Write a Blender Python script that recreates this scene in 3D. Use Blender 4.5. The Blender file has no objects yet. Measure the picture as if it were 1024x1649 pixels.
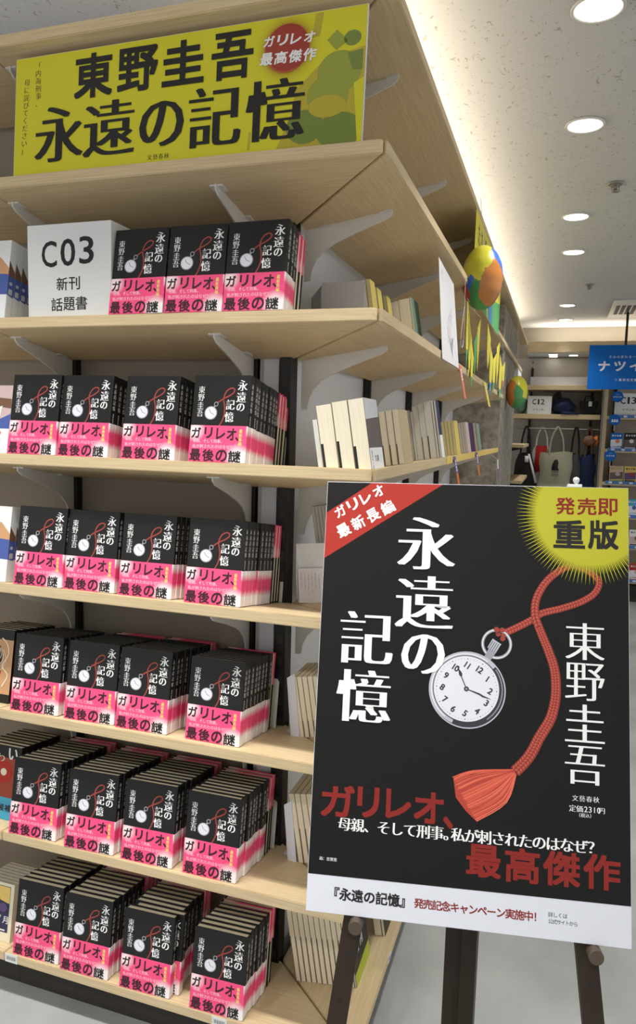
import bpy, bmesh, math, random
from mathutils import Vector, Matrix, Euler
random.seed(7)
D = bpy.data
SC = bpy.context.scene
COL = SC.collection
PI = math.pi

# ------------------------------------------------------------------ camera
F_PX = 1173.48
cam_d = D.cameras.new('camera'); cam = D.objects.new('camera', cam_d); COL.objects.link(cam)
cam_d.sensor_fit = 'VERTICAL'; cam_d.sensor_height = 24.0
cam_d.lens = F_PX * 24.0 / 1649.0
cam_d.clip_start = 0.05
RR = Vector((0.948605, 0.315324, 0.026829)); DN = Vector((0.060614, -0.097830, -0.993355)); FW = Vector((-0.310604, 0.943928, -0.111915))
cam.matrix_world = Matrix(((RR.x, -DN.x, -FW.x, 0.35798), (RR.y, -DN.y, -FW.y, -1.45569), (RR.z, -DN.z, -FW.z, 1.53426), (0, 0, 0, 1)))
SC.camera = cam

# ------------------------------------------------------------------ view, world, lamp settings
SC.view_settings.view_transform = 'Standard'
SC.view_settings.look = 'None'
SC.view_settings.gamma = 1.0
SC.view_settings.exposure = 0.03
SC.view_settings.use_curve_mapping = False
SC.cycles.use_denoising = True
SC.cycles.max_bounces = 6
SC.cycles.diffuse_bounces = 4
SC.cycles.caustics_reflective = False
SC.cycles.caustics_refractive = False
W = D.worlds.new('world'); SC.world = W; W.use_nodes = True
W.node_tree.nodes['Background'].inputs[0].default_value = (1.0, 0.985, 0.96, 1)
W.node_tree.nodes['Background'].inputs[1].default_value = 0.86
SPOT_WALL = (62.0, 71, 1.0)      # downlights close to the shelf faces: watts, beam degrees, blend
SPOT_AISLE = (33.0, 112, 0.9)    # downlights along the side aisle
SPOT_FRONT = (48.0, 148, 0.8)    # downlights over the front aisle
SPOT_COL = (1.0, 0.965, 0.91)
CEIL = 2.60
LED_W = 2.4            # strip lights on top of the shelving, per metre

# ------------------------------------------------------------------ materials
def lin(c):
    c = c / 255.0
    return c / 12.92 if c <= 0.04045 else ((c + 0.055) / 1.055) ** 2.4
def rgb(h):
    return (lin(h[0]), lin(h[1]), lin(h[2]), 1)
MATS = {}
def mat(name, col, rough=0.6, metal=0.0, emit=None, strength=0, coat=0.0, spec=0.5):
    m = D.materials.new(name); m.use_nodes = True
    b = m.node_tree.nodes['Principled BSDF']
    b.inputs['Base Color'].default_value = rgb(col)
    b.inputs['Roughness'].default_value = rough
    b.inputs['Metallic'].default_value = metal
    b.inputs['Specular IOR Level'].default_value = spec
    if coat: b.inputs['Coat Weight'].default_value = coat
    if emit:
        b.inputs['Emission Color'].default_value = rgb(emit); b.inputs['Emission Strength'].default_value = strength
    MATS[name] = m
    return m
def nodes(m):
    return m.node_tree.nodes, m.node_tree.links, m.node_tree.nodes['Principled BSDF']
def noisy(name, c1, c2, scale=(1, 1, 1), nscale=5, detail=4, rough=0.6, bump=0.0, lo=0.35, hi=0.65, spec=0.5, dist=0.0):
    m = mat(name, c1, rough, spec=spec); n, l, b = nodes(m)
    tc = n.new('ShaderNodeTexCoord'); mp = n.new('ShaderNodeMapping'); mp.inputs['Scale'].default_value = scale
    nz = n.new('ShaderNodeTexNoise'); nz.inputs['Scale'].default_value = nscale; nz.inputs['Detail'].default_value = detail
    nz.inputs['Distortion'].default_value = dist
    cr = n.new('ShaderNodeValToRGB'); cr.color_ramp.elements[0].color = rgb(c1); cr.color_ramp.elements[1].color = rgb(c2)
    cr.color_ramp.elements[0].position = lo; cr.color_ramp.elements[1].position = hi
    l.new(tc.outputs['Object'], mp.inputs['Vector']); l.new(mp.outputs['Vector'], nz.inputs['Vector'])
    l.new(nz.outputs['Fac'], cr.inputs['Fac']); l.new(cr.outputs['Color'], b.inputs['Base Color'])
    if bump:
        bp = n.new('ShaderNodeBump'); bp.inputs['Strength'].default_value = bump; bp.inputs['Distance'].default_value = 0.002
        l.new(nz.outputs['Fac'], bp.inputs['Height']); l.new(bp.outputs['Normal'], b.inputs['Normal'])
    return m
noisy('wood_x', (202, 180, 141), (217, 197, 159), (1.2, 45, 45), 6, 4, 0.5)
noisy('wood_y', (202, 180, 141), (217, 197, 159), (45, 1.2, 45), 6, 4, 0.5)
noisy('floor_vinyl', (142, 146, 146), (178, 182, 182), (1, 1, 1), 2.2, 8, 0.55, lo=0.3, hi=0.7)
noisy('concrete', (122, 116, 104), (158, 152, 140), (1, 1, 1), 22, 8, 0.9, bump=0.3, lo=0.36, hi=0.62)
mat('panel_grey', (146, 138, 126), 0.7)
mat('panel_white', (224, 229, 238), 0.6)
mat('panel_dark', (140, 134, 124), 0.7)
mat('ceil_white', (222, 216, 206), 0.9)
mat('metal_black', (12, 12, 13), 0.5)
mat('metal_white', (214, 212, 208), 0.4)
mat('metal_grey', (150, 148, 144), 0.35, 0.6)
mat('kick_dark', (46, 42, 38), 0.7)
mat('white', (224, 227, 228), 0.6)
mat('white_cool', (218, 222, 233), 0.45)
mat('paper_white', (232, 232, 236), 0.8)
mat('paper_cream', (226, 218, 194), 0.85)
mat('page_grey', (186, 182, 172), 0.85)
mat('black_ink', (14, 14, 14), 0.55)
mat('cover_black', (18, 18, 19), 0.45, spec=.4)
mat('poster_black', (17, 17, 18), 0.55, spec=.25)
mat('print_white', (238, 238, 240), 0.5)
mat('print_pale', (250, 205, 218), 0.5)
mat('maroon', (52, 10, 30), 0.5)
mat('print_yellow', (244, 226, 120), 0.5)
mat('cord_red', (150, 62, 52), 0.55)
mat('cord_dark', (112, 34, 28), 0.6)
mat('cord_mid', (158, 56, 44), 0.6)
mat('cord_light', (196, 92, 74), 0.6)
mat('tassel_a', (206, 84, 62), 0.6)
mat('tassel_b', (176, 62, 46), 0.6)
mat('tassel_c', (224, 106, 82), 0.6)
mat('banner_red', (170, 48, 38), 0.5, spec=.3)
mat('text_red', (136, 36, 30), 0.5, spec=.3)
mat('dial', (222, 224, 234), 0.5)
mat('rim_light', (182, 186, 198), 0.45)
mat('rim_dark', (46, 48, 60), 0.45)
mat('chrome_print', (150, 154, 164), 0.45)
mat('burst_yellow', (186, 184, 50), 0.5, spec=.3)
mat('sign_yellow', (214, 208, 48), 0.5, spec=.3)
mat('sign_green', (150, 158, 58), 0.4)
mat('sign_green_dark', (116, 134, 56), 0.4)
mat('sign_ochre', (186, 170, 52), 0.4)
mat('burst_red', (158, 52, 36), 0.45)
mat('burst_red_mid', (176, 92, 40), 0.45)
mat('burst_olive', (176, 150, 46), 0.45)
mat('panel_far', (178, 172, 162), 0.7)
mat('sign_brown', (112, 60, 30), 0.5)
mat('easel_brown', (46, 35, 26), 0.5, spec=.3)
mat('easel_peg', (76, 63, 51), 0.5)
mat('blue_sign', (8, 100, 190), 0.5, spec=.2)
mat('blue_strip', (70, 120, 184), 0.5)
mat('kraft', (176, 160, 128), 0.8)
mat('yellow_cover', (206, 188, 98), 0.6)
mat('lamp_lens', (255, 255, 255), 0.5, emit=(255, 250, 238), strength=6)
mat('led', (255, 255, 255), 0.5, emit=(255, 236, 200), strength=5)
mat('fill_dim', (240, 244, 250), 0.5, emit=(236, 242, 255), strength=.6)
mat('black_cloth', (24, 23, 24), 0.9)
mat('navy_cloth', (28, 38, 74), 0.9)
mat('grey_cloth', (70, 70, 74), 0.9)
mat('khaki_cloth', (160, 158, 136), 0.95)
mat('white_cloth', (226, 224, 220), 0.95)
mat('red_cloth', (196, 44, 46), 0.9)
mat('orange', (214, 120, 44), 0.6)
mat('balloon_yellow', (206, 202, 58), 0.3)
mat('balloon_orange', (192, 124, 62), 0.3)
mat('balloon_green', (74, 146, 84), 0.3)
mat('balloon_blue', (58, 108, 206), 0.3)
mat('balloon_red', (200, 62, 50), 0.3)
mat('paper_yellow', (234, 222, 84), 0.8)
mat('paper_green', (96, 176, 108), 0.8)
mat('paper_blue', (84, 150, 208), 0.8)
mat('paper_pink', (226, 126, 110), 0.8)
mat('paper_purple', (110, 96, 160), 0.8)
mat('string', (214, 206, 190), 0.8)
mat('tape_yellow', (226, 196, 110), 0.6)
mat('teal', (64, 164, 200), 0.6)
mat('brown_red', (150, 62, 44), 0.6)
mat('tan', (196, 150, 108), 0.6)
mat('brown', (112, 78, 56), 0.6)
mat('blue_print', (66, 88, 156), 0.6)
mat('purple', (96, 76, 124), 0.6)
mat('pinkish', (196, 172, 172), 0.7)
mat('dark_blue', (40, 44, 78), 0.5)
mat('photo_grey', (96, 88, 86), 0.5)
mat('pale_grey', (190, 192, 196), 0.6)
mat('greenish', (120, 150, 136), 0.6)
mat('lime', (176, 190, 60), 0.6)
mat('bookend', (206, 204, 198), 0.45)
mat('skin_tone', (206, 178, 160), 0.7)

# ceiling board with worm-like fissures
m = mat('ceiling_tile', (214, 208, 198), 0.95); n, l, b = nodes(m)
tc = n.new('ShaderNodeTexCoord'); mp = n.new('ShaderNodeMapping'); mp.inputs['Scale'].default_value = (1.6, 1, 1)
nz = n.new('ShaderNodeTexNoise'); nz.inputs['Scale'].default_value = 46; nz.inputs['Detail'].default_value = 2; nz.inputs['Distortion'].default_value = 1.0
cr = n.new('ShaderNodeValToRGB'); cr.color_ramp.elements[0].position = 0.315; cr.color_ramp.elements[1].position = 0.36
cr.color_ramp.elements[0].color = rgb((168, 164, 156)); cr.color_ramp.elements[1].color = rgb((202, 203, 204))
bp = n.new('ShaderNodeBump'); bp.inputs['Strength'].default_value = 0.5; bp.inputs['Distance'].default_value = 0.004
l.new(tc.outputs['Object'], mp.inputs['Vector']); l.new(mp.outputs['Vector'], nz.inputs['Vector']); l.new(nz.outputs['Fac'], cr.inputs['Fac'])
l.new(cr.outputs['Color'], b.inputs['Base Color']); l.new(cr.outputs['Color'], bp.inputs['Height']); l.new(bp.outputs['Normal'], b.inputs['Normal'])

# concrete with dark specks
n, l, b = nodes(MATS['concrete'])
vo = n.new('ShaderNodeTexNoise'); vo.inputs['Scale'].default_value = 70; vo.inputs['Detail'].default_value = 2
tc = n.new('ShaderNodeTexCoord'); l.new(tc.outputs['Object'], vo.inputs['Vector'])
r2 = n.new('ShaderNodeValToRGB'); r2.color_ramp.elements[0].position = 0.30; r2.color_ramp.elements[1].position = 0.36
r2.color_ramp.elements[0].color = (0.25, 0.24, 0.22, 1); r2.color_ramp.elements[1].color = (1, 1, 1, 1)
mx = n.new('ShaderNodeMix'); mx.data_type = 'RGBA'; mx.blend_type = 'MULTIPLY'; mx.inputs['Factor'].default_value = 1
l.new(vo.outputs['Fac'], r2.inputs['Fac'])
src = b.inputs['Base Color'].links[0].from_socket
l.new(src, mx.inputs['A']); l.new(r2.outputs['Color'], mx.inputs['B']); l.new(mx.outputs['Result'], b.inputs['Base Color'])

# the pink paper band with its printed white blooms
m = mat('band_pink', (236, 76, 128), 0.5); n, l, b = nodes(m)
tc = n.new('ShaderNodeTexCoord')
def bloom(center, r0, r1):
    v = n.new('ShaderNodeVectorMath'); v.operation = 'DISTANCE'; v.inputs[1].default_value = center
    l.new(tc.outputs['Object'], v.inputs[0])
    g = n.new('ShaderNodeMapRange'); g.inputs['From Min'].default_value = r0; g.inputs['From Max'].default_value = r1
    g.inputs['To Min'].default_value = 1; g.inputs['To Max'].default_value = 0
    l.new(v.outputs['Value'], g.inputs['Value']); return g.outputs['Result']
def mth(op, a, c):
    k = n.new('ShaderNodeMath'); k.operation = op; k.use_clamp = True
    for i, s in enumerate((a, c)):
        if isinstance(s, (int, float)): k.inputs[i].default_value = s
        else: l.new(s, k.inputs[i])
    return k.outputs[0]
f1 = bloom((-0.058, 0, 0.070), 0.006, 0.026)
f2 = bloom((0.050, 0, 0.012), 0.012, 0.032)
f2 = mth('MAXIMUM', f2, bloom((0.066, 0, 0.012), 0.010, 0.026))
sx = n.new('ShaderNodeSeparateXYZ'); l.new(tc.outputs['Object'], sx.inputs[0])
sp = n.new('ShaderNodeMapRange'); sp.inputs['From Min'].default_value = 0.0660; sp.inputs['From Max'].default_value = 0.0690; l.new(sx.outputs['X'], sp.inputs['Value'])
za = n.new('ShaderNodeMapRange'); za.inputs['From Min'].default_value = 0.058; za.inputs['From Max'].default_value = 0.074; l.new(sx.outputs['Z'], za.inputs['Value'])
zb = n.new('ShaderNodeMapRange'); zb.inputs['From Min'].default_value = 0.034; zb.inputs['From Max'].default_value = 0.022; l.new(sx.outputs['Z'], zb.inputs['Value'])
spine = mth('MULTIPLY', sp.outputs['Result'], mth('MAXIMUM', za.outputs['Result'], zb.outputs['Result']))
fac = mth('MAXIMUM', mth('MAXIMUM', f1, f2), spine)
mx = n.new('ShaderNodeMix'); mx.data_type = 'RGBA'; mx.inputs['A'].default_value = rgb((236, 76, 128)); mx.inputs['B'].default_value = rgb((240, 232, 234))
l.new(fac, mx.inputs['Factor']); l.new(mx.outputs['Result'], b.inputs['Base Color'])

# clear acrylic divider
m = mat('acrylic', (235, 240, 242), 0.08); n, l, b = nodes(m)
b.inputs['Transmission Weight'].default_value = 0.75; b.inputs['IOR'].default_value = 1.25

# page edges: fine lines along a book block
def paged(name, c1, c2, axis):
    s = [1, 1, 1]; s[axis] = 60
    noisy(name, c1, c2, tuple(x * 14 for x in s), 1, 2, 0.85)
paged('pages', (240, 232, 210), (226, 217, 194), 1)
paged('pages_y', (216, 206, 156), (204, 194, 146), 1)
paged('pages_w', (222, 220, 210), (206, 204, 196), 1)

# ------------------------------------------------------------------ mesh helpers
class MB:
    def __init__(s): s.v = []; s.f = []; s.k = []; s.names = []
    def mi(s, name):
        if name not in s.names: s.names.append(name)
        return s.names.index(name)
    def add(s, vs, fs, name):
        o = len(s.v); s.v += [tuple(p) for p in vs]; i = s.mi(name)
        for f in fs: s.f.append(tuple(o + q for q in f)); s.k.append(i)
        return s
    def box(s, a, b, name, bev=0.0, M=None):
        x0, y0, z0 = a; x1, y1, z1 = b
        if bev:
            bm = bmesh.new(); bmesh.ops.create_cube(bm, size=1)
            for v in bm.verts:
                v.co = Vector((x0 + (v.co.x + .5) * (x1 - x0), y0 + (v.co.y + .5) * (y1 - y0), z0 + (v.co.z + .5) * (z1 - z0)))
            bmesh.ops.bevel(bm, geom=bm.edges[:], offset=bev, segments=2, affect='EDGES', profile=0.5)
            vs = [v.co.copy() for v in bm.verts]
            bm.verts.index_update(); fs = [[v.index for v in f.verts] for f in bm.faces]; bm.free()
        else:
            vs = [Vector((x, y, z)) for x in (x0, x1) for y in (y0, y1) for z in (z0, z1)]
            fs = [(0, 1, 3, 2), (4, 6, 7, 5), (0, 4, 5, 1), (2, 3, 7, 6), (0, 2, 6, 4), (1, 5, 7, 3)]
        if M: vs = [M @ v for v in vs]
        return s.add(vs, fs, name)
    def prism(s, pts, off, name):
        # pts: 3-D polygon, extruded by vector off
        nn = len(pts); off = Vector(off); a = [Vector(p) for p in pts]; vs = a + [p + off for p in a]
        fs = [tuple(range(nn)), tuple(range(2 * nn - 1, nn - 1, -1))] + [(i, i + nn, (i + 1) % nn + nn, (i + 1) % nn) for i in range(nn)]
        return s.add(vs, fs, name)
    def tube(s, path, r, name, nn=8, caps=True):
        P = [Vector(p) for p in path]; R = r if isinstance(r, (list, tuple)) else [r] * len(P); vs = []; fs = []
        up = Vector((0, 0, 1))
        for i, p in enumerate(P):
            t = (P[min(i + 1, len(P) - 1)] - P[max(i - 1, 0)]).normalized()
            a = t.cross(up)
            if a.length < 1e-3: a = t.cross(Vector((1, 0, 0)))
            a.normalize(); c = a.cross(t)
            for j in range(nn):
                q = 2 * PI * j / nn; vs.append(p + (a * math.cos(q) + c * math.sin(q)) * R[i])
        for i in range(len(P) - 1):
            for j in range(nn):
                fs.append((i * nn + j, i * nn + (j + 1) % nn, (i + 1) * nn + (j + 1) % nn, (i + 1) * nn + j))
        if caps: fs += [tuple(range(nn))[::-1], tuple((len(P) - 1) * nn + j for j in range(nn))]
        return s.add(vs, fs, name)
    def lathe(s, prof, c, name, nn=32, cap=True):
        # prof: (r, z) about a vertical axis through c
        vs = []; fs = []
        for r, z in prof:
            for j in range(nn):
                q = 2 * PI * j / nn; vs.append((c[0] + r * math.cos(q), c[1] + r * math.sin(q), c[2] + z))
        for i in range(len(prof) - 1):
            for j in range(nn): fs.append((i * nn + j, i * nn + (j + 1) % nn, (i + 1) * nn + (j + 1) % nn, (i + 1) * nn + j))
        if cap: fs += [tuple(range(nn))[::-1], tuple((len(prof) - 1) * nn + j for j in range(nn))]
        return s.add(vs, fs, name)
    def build(s, name, parent=None, smooth=False, loc=None, rot=None):
        me = D.meshes.new(name); me.from_pydata(s.v, [], s.f)
        for q in s.names: me.materials.append(MATS[q])
        me.polygons.foreach_set('material_index', s.k)
        if smooth: me.polygons.foreach_set('use_smooth', [True] * len(s.f))
        me.update()
        o = D.objects.new(name, me); COL.objects.link(o)
        if parent: o.parent = parent
        if loc: o.location = loc
        if rot: o.rotation_euler = rot
        return o
def tag(o, label, cat, group=None, kind=None):
    o['label'] = label; o['category'] = cat
    if group: o['group'] = group
    if kind: o['kind'] = kind
    return o
def thing(name, label, cat, loc=(0, 0, 0), rot=(0, 0, 0), group=None):
    o = D.objects.new(name, None); COL.objects.link(o); o.empty_display_size = 0.05
    o.location = loc; o.rotation_euler = rot
    return tag(o, label, cat, group)
def struct(o):
    o['kind'] = 'structure'; return o
def dup(root, loc, rot, label=None, group=None):
    r = root.copy(); COL.objects.link(r); r.location = loc; r.rotation_euler = rot
    if label: r['label'] = label
    if group: r['group'] = group
    for ch in list(root.children):
        c = ch.copy(); COL.objects.link(c); c.parent = r
        for g in ch.children:
            e = g.copy(); COL.objects.link(e); e.parent = c
    return r

# ------------------------------------------------------------------ lettering (built-in font turned into flat print)
GL = {}
def glyph(ch, off):
    if (ch, off) in GL: return GL[(ch, off)]
    c = D.curves.new('t', 'FONT'); c.body = ch; c.size = 1; c.offset = off; c.resolution_u = 3; c.fill_mode = 'FRONT'
    o = D.objects.new('t', c); COL.objects.link(o); dg = bpy.context.evaluated_depsgraph_get(); dg.update()
    me = D.meshes.new_from_object(o.evaluated_get(dg))
    vs = [(v.co.x, v.co.y) for v in me.vertices]; fs = [tuple(p.vertices) for p in me.polygons]
    D.objects.remove(o); D.curves.remove(c); D.meshes.remove(me)
    GL[(ch, off)] = (vs, fs); return GL[(ch, off)]
STY = {'thin': (0, [(0, 0)]),
       'sans': (0, [(0, 0), (.008, 0)]),
       'medium': (0, [(.012 * math.cos(i * PI / 3), .012 * math.sin(i * PI / 3)) for i in range(6)]),
       'bold': (0, [(.026 * a, .026 * b) for a in (-1, 0, 1) for b in (-1, 0, 1) if a or b]),
       'heavy': (0, [(.04 * math.cos(i * PI / 4), .04 * math.sin(i * PI / 4)) for i in range(8)]),
       'serif': (-.014, [(-.024, 0), (0, 0), (.024, 0)]),
       'serif_bold': (-.014, [(-.044, 0), (-.022, 0), (0, 0), (.022, 0), (.044, 0)]),
       'serif_heavy': (-.006, [(-.036, 0), (-.018, 0), (0, 0), (.018, 0), (.036, 0)]),
       'semi': (0, [(.018 * a, .018 * b) for a in (-1, 0, 1) for b in (-1, 0, 1) if a or b])}
LIFT = 0.0002
def put(mb, fr, ch, cx, cy, w, h, name, st='sans', lift=LIFT, rot=0.0, skew=0.0):
    off, sh = STY[st]; vs, fs = glyph(ch, off)
    if not vs: return
    if h is None:                       # em cell, uniform size
        if ord(ch) < 0x250:
            xs = [v[0] for v in vs]; mx_ = (min(xs) + max(xs)) / 2
        else: mx_ = 0.5
        my = 0.38; kx = ky = w
    else:
        pad = max(abs(a[0]) for a in sh); pdy = max(abs(a[1]) for a in sh)
        xs = [v[0] for v in vs]; ys = [v[1] for v in vs]
        x0, x1, y0, y1 = min(xs) - pad, max(xs) + pad, min(ys) - pdy, max(ys) + pdy
        mx_ = (x0 + x1) / 2; my = (y0 + y1) / 2; kx = w / (x1 - x0); ky = h / (y1 - y0)
    c, s_ = math.cos(rot), math.sin(rot)
    for q, (ax, ay) in enumerate(sh):
        out = []
        for (x, y) in vs:
            X = (x + ax - mx_) * kx; Y = -(y + ay - my) * ky
            X -= Y * skew
            out.append(fr(cx + X * c - Y * s_, cy + X * s_ + Y * c, lift + q * 1e-5))
        mb.add(out, fs, name)
def row(mb, fr, s, x, y, size, step, name, st='sans', dy=0.0, lift=LIFT, rot=0.0, skew=0.0):
    for i, ch in enumerate(s): put(mb, fr, ch, x + i * step, y + i * dy, size, None, name, st, lift, rot, skew)
def column(mb, fr, s, x, y, size, step, name, st='sans', dx=0.0, lift=LIFT):
    for i, ch in enumerate(s): put(mb, fr, ch, x + i * dx, y + i * step, size, None, name, st, lift)
def front(w, H, y0=0.0):
    return lambda x, y, l: (x * .001 - w / 2, y0 - l, H - y * .001)
def flat(mb, fr, pts, name, lift=LIFT):
    mb.add([fr(x, y, lift) for x, y in pts], [tuple(range(len(pts)))], name)
def disc(mb, fr, cx, cy, rx, ry, name, lift=LIFT, nn=40):
    flat(mb, fr, [(cx + rx * math.cos(2 * PI * i / nn), cy + ry * math.sin(2 * PI * i / nn)) for i in range(nn)], name, lift)
def annulus(mb, fr, cx, cy, r0, r1, name, lift=LIFT, nn=40, ky=1.0, a0=0.0, a1=2 * PI):
    vs = []; fs = []
    for i in range(nn + 1):
        a = a0 + (a1 - a0) * i / nn
        vs += [fr(cx + r0 * math.cos(a), cy + r0 * ky * math.sin(a), lift), fr(cx + r1 * math.cos(a), cy + r1 * ky * math.sin(a), lift)]
    for i in range(nn): fs.append((2 * i, 2 * i + 1, 2 * i + 3, 2 * i + 2))
    mb.add(vs, fs, name)
def smooth_path(p, n=6):
    out = []
    for i in range(len(p) - 1):
        a, b_, c_, d_ = p[max(i - 1, 0)], p[i], p[i + 1], p[min(i + 2, len(p) - 1)]
        for k in range(n):
            t = k / n
            out.append(tuple(0.5 * (2 * b_[j] + (c_[j] - a[j]) * t + (2 * a[j] - 5 * b_[j] + 4 * c_[j] - d_[j]) * t * t + (3 * b_[j] - a[j] - 3 * c_[j] + d_[j]) * t ** 3) for j in range(len(b_))))
    out.append(tuple(p[-1])); return out
def ribbon(mb, fr, path, w, name, lift=LIFT):
    L = []; R = []
    for i, p in enumerate(path):
        a = path[max(i - 1, 0)]; b_ = path[min(i + 1, len(path) - 1)]
        dx, dy = b_[0] - a[0], b_[1] - a[1]; q = math.hypot(dx, dy) or 1
        ww = w[i] if isinstance(w, list) else w
        L.append(fr(p[0] - dy / q * ww / 2, p[1] + dx / q * ww / 2, lift)); R.append(fr(p[0] + dy / q * ww / 2, p[1] - dx / q * ww / 2, lift))
    nn = len(path)
    mb.add(L + R, [(i, i + 1, nn + i + 1, nn + i) for i in range(nn - 1)], name)
def clip(pts, x0, y0, x1, y1):
    def cut(P, ins, inter):
        out = []
        for i in range(len(P)):
            a, b_ = P[i - 1], P[i]
            if ins(b_):
                if not ins(a): out.append(inter(a, b_))
                out.append(b_)
            elif ins(a): out.append(inter(a, b_))
        return out
    def ix(v): return lambda a, b_: (v, a[1] + (b_[1] - a[1]) * (v - a[0]) / (b_[0] - a[0]))
    def iy(v): return lambda a, b_: (a[0] + (b_[0] - a[0]) * (v - a[1]) / (b_[1] - a[1]), v)
    for ins, inter in ((lambda p: p[0] >= x0, ix(x0)), (lambda p: p[0] <= x1, ix(x1)), (lambda p: p[1] >= y0, iy(y0)), (lambda p: p[1] <= y1, iy(y1))):
        if pts: pts = cut(pts, ins, inter)
    return pts

# ------------------------------------------------------------------ shelving dimensions
S = [2.416, 2.104, 1.782, 1.457, 1.134, 0.804, 0.471, 0.130]    # front top edge of each board, canopy first
TH = 0.0262
TAU = 0.165                      # boards slope down towards the back
LEAN = math.atan(TAU)
DEP = 0.285
END_S2, END_S3 = 3.26, 3.06
FAR = 5.85
JOIN = -0.967

# ------------------------------------------------------------------ the room
r = MB(); r.box((-4, -4, -0.05), (4, 6.6, 0), 'floor_vinyl'); struct(r.build('floor'))
r = MB(); r.box((-4, -4, CEIL), (4, 6.6, CEIL + 0.05), 'ceiling_tile'); struct(r.build('ceiling'))
r = MB(); r.box((-4, 6.25, 0), (4, 6.6, CEIL), 'panel_dark'); struct(r.build('wall_back'))
r = MB(); r.box((-0.52, 3.30, 0), (-0.02, 4.70, 2.335), 'concrete'); struct(r.build('column'))

# downlights
def downlight(x, y, where, beam, first=[None]):
    lab = 'round recessed ceiling downlight ' + where
    if first[0] is None:
        t = thing('ceiling_downlight', lab, 'ceiling light', (x, y, CEIL), group='round downlights in the ceiling')
        a = MB(); a.lathe([(0.056, -0.001), (0.066, -0.001), (0.066, -0.006), (0.062, -0.009), (0.056, -0.006), (0.056, -0.001)], (0, 0, 0), 'metal_white', 40, False); a.build('trim_ring', t, True)
        a = MB(); a.lathe([(0.056, -0.006), (0.056, -0.003)], (0, 0, 0), 'lamp_lens', 40); a.build('lens', t)
        first[0] = t
    else:
        t = dup(first[0], (x, y, CEIL), (0, 0, 0), lab)
    ld = D.lights.new('downlight_lamp', 'SPOT'); ld.energy = beam[0]; ld.color = SPOT_COL
    ld.spot_size = math.radians(beam[1]); ld.spot_blend = beam[2]; ld.shadow_soft_size = 0.05
    lo = D.objects.new('downlight_lamp', ld); COL.objects.link(lo); lo.location = (x, y, CEIL - 0.02)
    return t
for x, y, wz in [(0.38, 0.60, 'nearest the camera above the aisle'), (0.37, 1.32, 'second from the camera above the aisle'), (0.36, 2.42, 'third from the camera above the aisle'),
              (0.36, 3.14, 'fourth from the camera above the aisle'), (0.34, 4.95, 'second from the far wall'), (0.33, 5.72, 'closest to the far wall')]:
    downlight(x, y, wz, SPOT_AISLE if y < 5.5 else (14.0, 70, 1.0))
for x, y, wz in [(0.38, -0.45, 'over the easel'), (1.5, 0.6, 'over the next aisle'), (1.5, 2.4, 'over the next aisle farther in'), (1.5, 4.9, 'over the next aisle at the far end')]:
    downlight(x, y, wz, SPOT_AISLE)
for x, y, wz in [(-0.12, -0.37, 'before the shelf corner'), (-0.50, -0.37, 'before the corner-end stacks'), (-0.88, -0.37, 'before the novel shelves'), (-1.26, -0.37, 'before the end bay')]:
    downlight(x, y, wz, SPOT_WALL)
for x, y, wz in [(0.6, -1.9, 'behind the camera'), (-0.3, -1.9, 'over the front aisle'), (-1.2, -1.9, 'over the front aisle farther along')]:
    downlight(x, y, wz, SPOT_FRONT)
# LED strips lying on the canopy tops; the dim front one is added fill
def strip(a, b, label, watts=None, tint=(1.0, 0.88, 0.70)):
    o = MB(); o.box((min(a[0], b[0]) - .012, min(a[1], b[1]) - .012, 2.395), (max(a[0], b[0]) + .012, max(a[1], b[1]) + .012, 2.412), 'led' if watts is None or watts > 1 else 'fill_dim'); q = o.build('led_strip'); tag(q, label, 'strip light')
    L = math.hypot(a[0] - b[0], a[1] - b[1])
    ld = D.lights.new('strip_lamp', 'AREA'); ld.shape = 'RECTANGLE'; ld.size = L; ld.size_y = 0.03; ld.energy = (watts or LED_W) * L; ld.color = tint
    lo = D.objects.new('strip_lamp', ld); COL.objects.link(lo); lo.location = ((a[0] + b[0]) / 2, (a[1] + b[1]) / 2, 2.42)
    lo.rotation_euler = (PI, 0, math.atan2(b[1] - a[1], b[0] - a[0]))
strip((-0.16, 0.2), (-0.16, 5.6), 'long warm strip light lying on the side canopy board')
strip((-1.7, 0.17), (-0.45, 0.17), 'dim added fill strip lying on the front canopy board', 0.13, (0.92, 0.96, 1.0))  # added fill, lifts the dull ceiling above the front canopy
strip((0.1, 6.08), (3.0, 6.08), 'warm strip light lying on the far shelf canopy', 4.2)

# ------------------------------------------------------------------ bookcases
def slab(mb, pts, name):
    # plan polygon of (x, y, z_top), extruded down by the board thickness
    bm = bmesh.new(); vs = [bm.verts.new(p) for p in pts]; f = bm.faces.new(vs)
    g = bmesh.ops.extrude_face_region(bm, geom=[f]); mv = [e for e in g['geom'] if isinstance(e, bmesh.types.BMVert)]
    bmesh.ops.translate(bm, vec=(0, 0, -TH), verts=mv); bmesh.ops.recalc_face_normals(bm, faces=bm.faces[:])
    bmesh.ops.bevel(bm, geom=bm.edges[:], offset=0.0018, segments=2, affect='EDGES')
    bm.verts.index_update(); mb.add([v.co.copy() for v in bm.verts], [[v.index for v in f.verts] for f in bm.faces], name); bm.free()
def zA(k, d): return S[k] - TAU * d
g_ = 0.0025
def boardA(k, x0, x1=None):
    b_ = MB(); z0, z1 = S[k], S[k] - TAU * DEP
    if x1 is None:
        pts = [(x0, 0, z0), (-0.016, 0, z0), (-0.007, 0.0035, z0 - TAU * .0035), (-DEP - g_, DEP - g_, z1), (x0, DEP, z1)]
    else: pts = [(x0, 0, z0), (x1, 0, z0), (x1, DEP, z1), (x0, DEP, z1)]
    slab(b_, pts, 'wood_x'); return b_
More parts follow.
